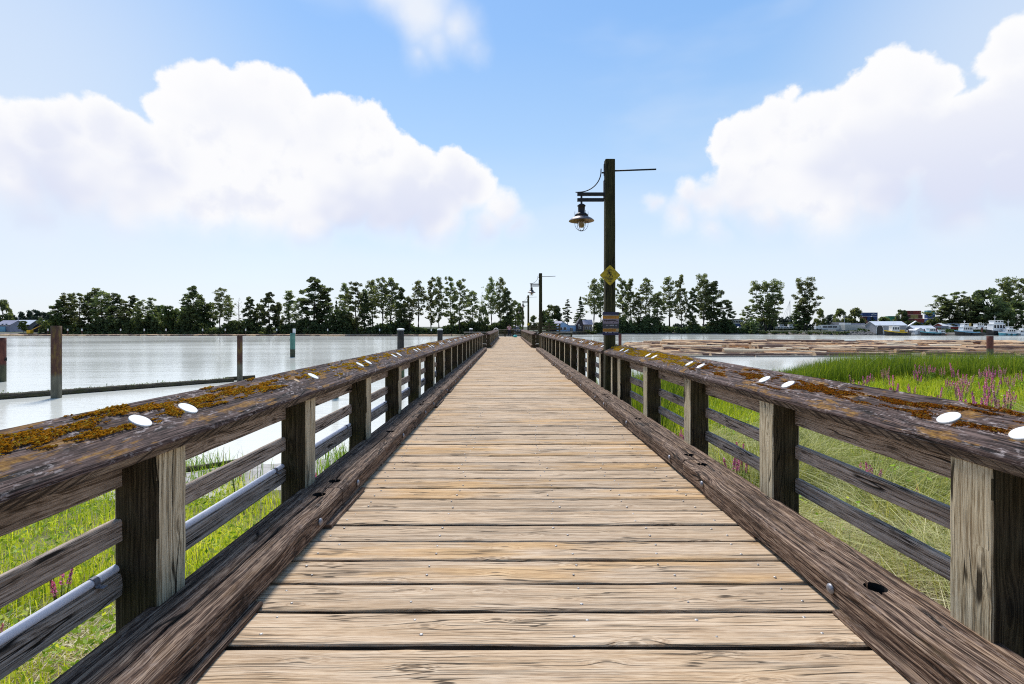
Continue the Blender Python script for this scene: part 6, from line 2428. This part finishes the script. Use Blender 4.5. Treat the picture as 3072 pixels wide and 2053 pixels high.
# boats
def boat(label, x, y, L, B, free, hull, deckc, house, cat='tug boat', name='tug_boat', rz=math.pi, stripe=None, wh=None, mast=3.0, funnel=None, low=False, extra=None):
    """bow towards +x before turning"""
    t = thing(name, label, cat, (x, y, WATER), rz)
    mb = MB()
    st = []
    n = 10
    for i in range(n + 1):
        s = i / n
        half = B / 2 * (min(1, .72 + s * .9) if s < .3 else (1 if s < .55 else max(.03, math.cos((s - .55) / .45 * math.pi / 2) ** .75)))
        sh = free * (.62 + (.18 * (1 - s) ** 2) + 1.0 * max(0, s - .35) ** 1.6)
        px = -L / 2 + L * s
        st.append([(px - (.06 * L if i == n else 0), 0, -.35), (px - (.05 * L if i == n else 0), half * .88, 0.05), (px, half, sh)])
    for sy in (-1, 1):
        n0 = len(mb.v)
        for ring in st:
            for (a, b, c) in ring:
                mb.v.append((a, b * sy, c))
        for i in range(n):
            for j in range(2):
                q = [n0 + i * 3 + j, n0 + (i + 1) * 3 + j, n0 + (i + 1) * 3 + j + 1, n0 + i * 3 + j + 1]
                mb.face(q if sy < 0 else q[::-1], m=0)
    top = [r[2] for r in st]
    for i in range(n):
        a, b = top[i], top[i + 1]
        mb.poly([(a[0], -a[1] * .96, a[2] - .10), (b[0], -b[1] * .96, b[2] - .10), (b[0], b[1] * .96, b[2] - .10), (a[0], a[1] * .96, a[2] - .10)], m=1)
    mb.poly([st[0][0], (st[0][1][0], st[0][1][1], st[0][1][2]), st[0][2], (st[0][2][0], -st[0][2][1], st[0][2][2]), (st[0][1][0], -st[0][1][1], st[0][1][2])])
    mb.build('hull', [hull, deckc], t, recalc=False)
    if stripe:
        mb = MB()
        for sy in (-1, 1):
            for i in range(2 if not low else 0, n):
                a, b = top[i], top[i + 1]
                y0, y1 = sy * (a[1] + .03), sy * (b[1] + .03)
                q = [(a[0], y0, a[2] - .02), (b[0], y1, b[2] - .02), (b[0], y1, b[2] + .42), (a[0], y0, a[2] + .42)]
                mb.poly(q if sy < 0 else q[::-1])
                q2 = [(p[0], p[1] - sy * .08, p[2]) for p in q]
                mb.poly(q2[::-1] if sy < 0 else q2)
        mb.build('bulwark', stripe, t)
    for (x0, x1, z0, z1, wd, mat, wins) in house:
        mb = MB()
        c = .12
        lo = [(x0, -wd / 2), (x1, -wd / 2), (x1, wd / 2), (x0, wd / 2)]
        hi = [(x0 + c, -wd / 2 + c), (x1 - c * 1.8, -wd / 2 + c), (x1 - c * 1.8, wd / 2 - c), (x0 + c, wd / 2 - c)]
        n0 = len(mb.v)
        mb.v += [(a, b, z0) for a, b in lo] + [(a, b, z1) for a, b in hi]
        for i in range(4):
            j = (i + 1) % 4
            mb.face((n0 + i, n0 + j, n0 + 4 + j, n0 + 4 + i))
        mb.face((n0 + 4, n0 + 5, n0 + 6, n0 + 7))
        mb.box((x0 - .12, -wd / 2 - .1, z1 + .002), (x1 + .1, wd / 2 + .1, z1 + .10))
        hs = mb.build('cabin', mat, t)
        if wins:
            mb = MB()
            for k in range(wins):
                a = x0 + .3 + (x1 - x0 - .6) * k / wins
                b = a + (x1 - x0 - .6) / wins * .68
                zz0, zz1 = z0 + (z1 - z0) * .45, z0 + (z1 - z0) * .85
                for sy in (-1, 1):
                    yy = sy * (wd / 2 + .012 - c * .3)
                    q = [(a, yy, zz0), (b, yy, zz0), (b, yy - sy * c * .35, zz1), (a, yy - sy * c * .35, zz1)]
                    mb.poly(q if sy < 0 else q[::-1])
            mb.build('windows', M['dark'], hs)
    if mast:
        mb = MB()
        z0 = max(h[3] for h in house)
        mx = house[0][0] * .4 + house[0][1] * .6
        mb.tube([(mx, 0, z0 - .2), (mx, 0, z0 + mast)], [.07, .035], 6)
        mb.tube([(mx, -.7, z0 + mast * .7), (mx, .7, z0 + mast * .7)], .03, 5)
        mb.tube([(mx - .5, 0, z0 + mast * .55), (mx + .5, 0, z0 + mast * .55)], .05, 5)
        mb.build('mast', M['white'], t)
    if funnel:
        mb = MB()
        fx, fz, fm = funnel
        mb.tube([(fx, 0, fz), (fx - .1, 0, fz + 1.5)], .32, 10)
        mb.build('funnel', M[fm], t)
    mb = MB()
    for sx in (-.3, 0, .25):
        for sy in (-1, 1):
            ring = [(sx * L + .32 * math.cos(2 * math.pi * k / 10), sy * (B / 2 + .1), free * .45 + .32 * math.sin(2 * math.pi * k / 10)) for k in range(11)]
            mb.tube(ring, .10, 5, cap=False)
    mb.build('tyre_fenders', M['black'], t)
    return t


q = at(2690, 1004, 233)
boat('tug with black hull, bright yellow deck band and white cabin', q.x, 233, 11.5, 3.8, 1.9, M['black'], M['yellow'], [(-.6, 3.0, 1.5, 4.3, 2.2, M['white'], 4), (-3.0, -.5, 1.5, 2.6, 2.2, M['yellow'], 0)], stripe=M['yellow'], mast=2.6)
q = at(2794, 1004, 233)
boat('small tug with bright teal deck sides and white cabin', q.x, 233, 10.5, 3.4, 1.5, M['black'], M['teal'], [(-1.4, 1.8, 1.2, 3.4, 2.0, M['white'], 3)], stripe=M['teal'], mast=2.2, funnel=(-2.4, 2.2, 'maroon'))
q = at(2904, 1004, 231)
boat('large tug with long black hull, pale blue band and white wheelhouse', q.x, 231, 12.6, 4.2, 1.9, M['black'], M['blue_lt'], [(-1.2, 3.4, 1.7, 4.1, 2.6, M['white'], 5), (.4, 2.8, 4.2, 5.6, 2.0, M['white'], 3)], stripe=M['blue_lt'], mast=1.6, funnel=(-1.0, 4.3, 'tan_c'))
q = at(2991, 1003, 236)
boat('tall white workboat with high wheelhouse beside the last tug', q.x, 236, 10.5, 4.4, 2.6, M['black'], M['grey'], [(-2.6, 3.4, 1.9, 5.4, 3.0, M['white'], 4), (-1.8, 2.6, 5.5, 7.0, 2.6, M['white'], 3)], mast=2.4, stripe=None)
q = at(3024, 1004, 232)
boat('white and teal cabin cruiser before the long white yacht', q.x, 232, 9, 3.2, 1.3, M['teal'], M['white'], [(-2.6, 1.6, 1.1, 2.9, 2.2, M['white'], 4), (-1.6, .6, 3.0, 4.1, 1.8, M['white'], 2)], mast=3.4, stripe=M['white'], cat='boat', name='cabin_cruiser')
q = at(3062, 1004, 232)
boat('long low white yacht cut by the right edge', q.x + 1, 232, 12, 3.2, 1.2, M['white'], M['white'], [(-3.8, 2.6, 1.0, 2.5, 2.2, M['white'], 5), (-1.5, 1.0, 2.6, 3.4, 1.8, M['white'], 2)], mast=2.0, stripe=M['white'], cat='boat', name='motor_yacht')
q = at(2822, 1004, 234)
boat('little white boat with orange trim tied at the floating shed', q.x, 234, 4.6, 2.0, .9, M['orange'], M['white'], [(-1.6, .8, .8, 2.6, 1.5, M['white'], 2)], mast=0, stripe=M['white'], cat='boat', name='small_boat')
q = at(2938, 977, 252)
o = boat('white motorboat stored up on the yard bank', q.x, 252, 9.5, 3.0, 1.6, M['white'], M['white'], [(-2.2, 1.6, 1.2, 2.7, 2.2, M['white'], 3)], mast=.8, stripe=None, rz=0.05, cat='boat', name='motor_boat')
o.location.z = zof(988, 252)
q = at(2612, 987, 256)
o = boat('orange and white skiff on the bank beside the boathouse', q.x, 256, 5.2, 2.0, .9, M['orange'], M['white'], [(-.8, .6, .7, 1.5, 1.2, M['white'], 0)], mast=0, stripe=None, cat='boat', name='skiff')
o.location.z = zof(988.5, 256)
for i, (px, L) in enumerate(((2340, 6.5), (2368, 7.5))):
    q = at(px, 984, 281)
    o = boat('white boat on the bank between the twin trees, the %s one' % ('left' if i == 0 else 'right'), q.x, 280.5, L, 2.4, 1.3, M['white'], M['white'], [(-1.4, 1.0, 1.0, 2.2, 1.6, M['white'], 2)], mast=0, cat='boat', name='stored_boat')
    o.location.z = zof(986, 281)

# docks and riprap
t = thing('dock', 'long low dock floating in front of the boatyard', 'dock', (0, 237.5, WATER))
a, b = at(2720, 0, 237).x, at(3110, 0, 237).x
mb = MB()
mb.box((a, 0, -.3), (b, 2.2, .38))
mb.build('dock_deck', M['platform'], t)
for k in range(8):
    x = a + (b - a) * (k + .4) / 8
    mb = MB()
    mb.tube([(x, 2.4, -1), (x, 2.4, 2.6 + (k % 3) * .5)], .22, 8)
    mb.build('dock_pile', M['rust_red'], t)
q = at(2946, 985, 236)
pile('rust brown dock pile behind the large pale blue tug', q.x, 236, zof(984, 236), .38, M['rust_red'], n=12)
rg = random.Random(5)
mb = MB()
for _ in range(230):
    px = rg.uniform(2484, 2612)
    x = at(px, 0, 258).x
    y = front_y(x) + rg.uniform(-.5, 5)
    s = rg.uniform(.35, .95)
    b = bmesh.new()
    bmesh.ops.create_icosphere(b, subdivisions=1, radius=s)
    off = Vector((x, y, WATER + .15 + (y - front_y(x)) * .28))
    n0 = len(mb.v)
    for v in b.verts:
        c = v.co * (1 + .35 * mn.noise(v.co * 2 + off))
        mb.v.append((off.x + c.x * 1.25, off.y + c.y, off.z + c.z * .75))
    for f in b.faces:
        mb.face([n0 + v.index for v in f.verts], None, rg.random())
    b.free()
tag(mb.build('riprap', M['rock']), 'grey rock riprap below the cream shed', 'rocks', kind='stuff')
# utility poles and masts
for i, (px, yt, yb, Y, lab, arm) in enumerate(((2533, 946, 990, 262, 'pale utility pole between the office trailer and the cream shed', 1), (2612, 950, 986, 262, 'leaning lamp pole with a bright head above the skiff', 0),
                                               (2693, 948, 972, 285, 'utility pole with crossarm beside the dark round tree', 1), (2370, 902, 962, 300, 'tall guyed mast left of the right lone cottonwood', 2), (56, 950, 975, 290, 'pale pole behind the lilac house', 1))):
    q, z0 = at(px, yt, Y), at(px, yb, Y).z
    t = thing('utility_pole', lab, 'pole', (q.x, Y, z0))
    h = q.z - z0
    mb = MB()
    mb.tube([(0, 0, -1), (.3 if arm == 0 else 0, 0, h)], [.17, .11], 8)
    mb.build('pole', M['grey'] if i in (0, 3, 4) else M['bark'], t)
    mb = MB()
    if arm == 1:
        mb.box((-1.1, -.12, h - .7), (1.1, .0, h - .55))
        mb.build('crossarm', M['grey'], t)
    elif arm == 0:
        mb.lathe([(.001, .2), (.3, .1), (.3, -.1), (.001, -.2)], (.3, 0, h), 8)
        mb.build('lamp_head', M['white'], t)
    else:
        for dx in (-5, -3.4, -2.2):
            mb.tube([(0, 0, h * .98), (dx, 0, 0)], .045, 4)
        mb.build('guy_wires', M['grey'], t)
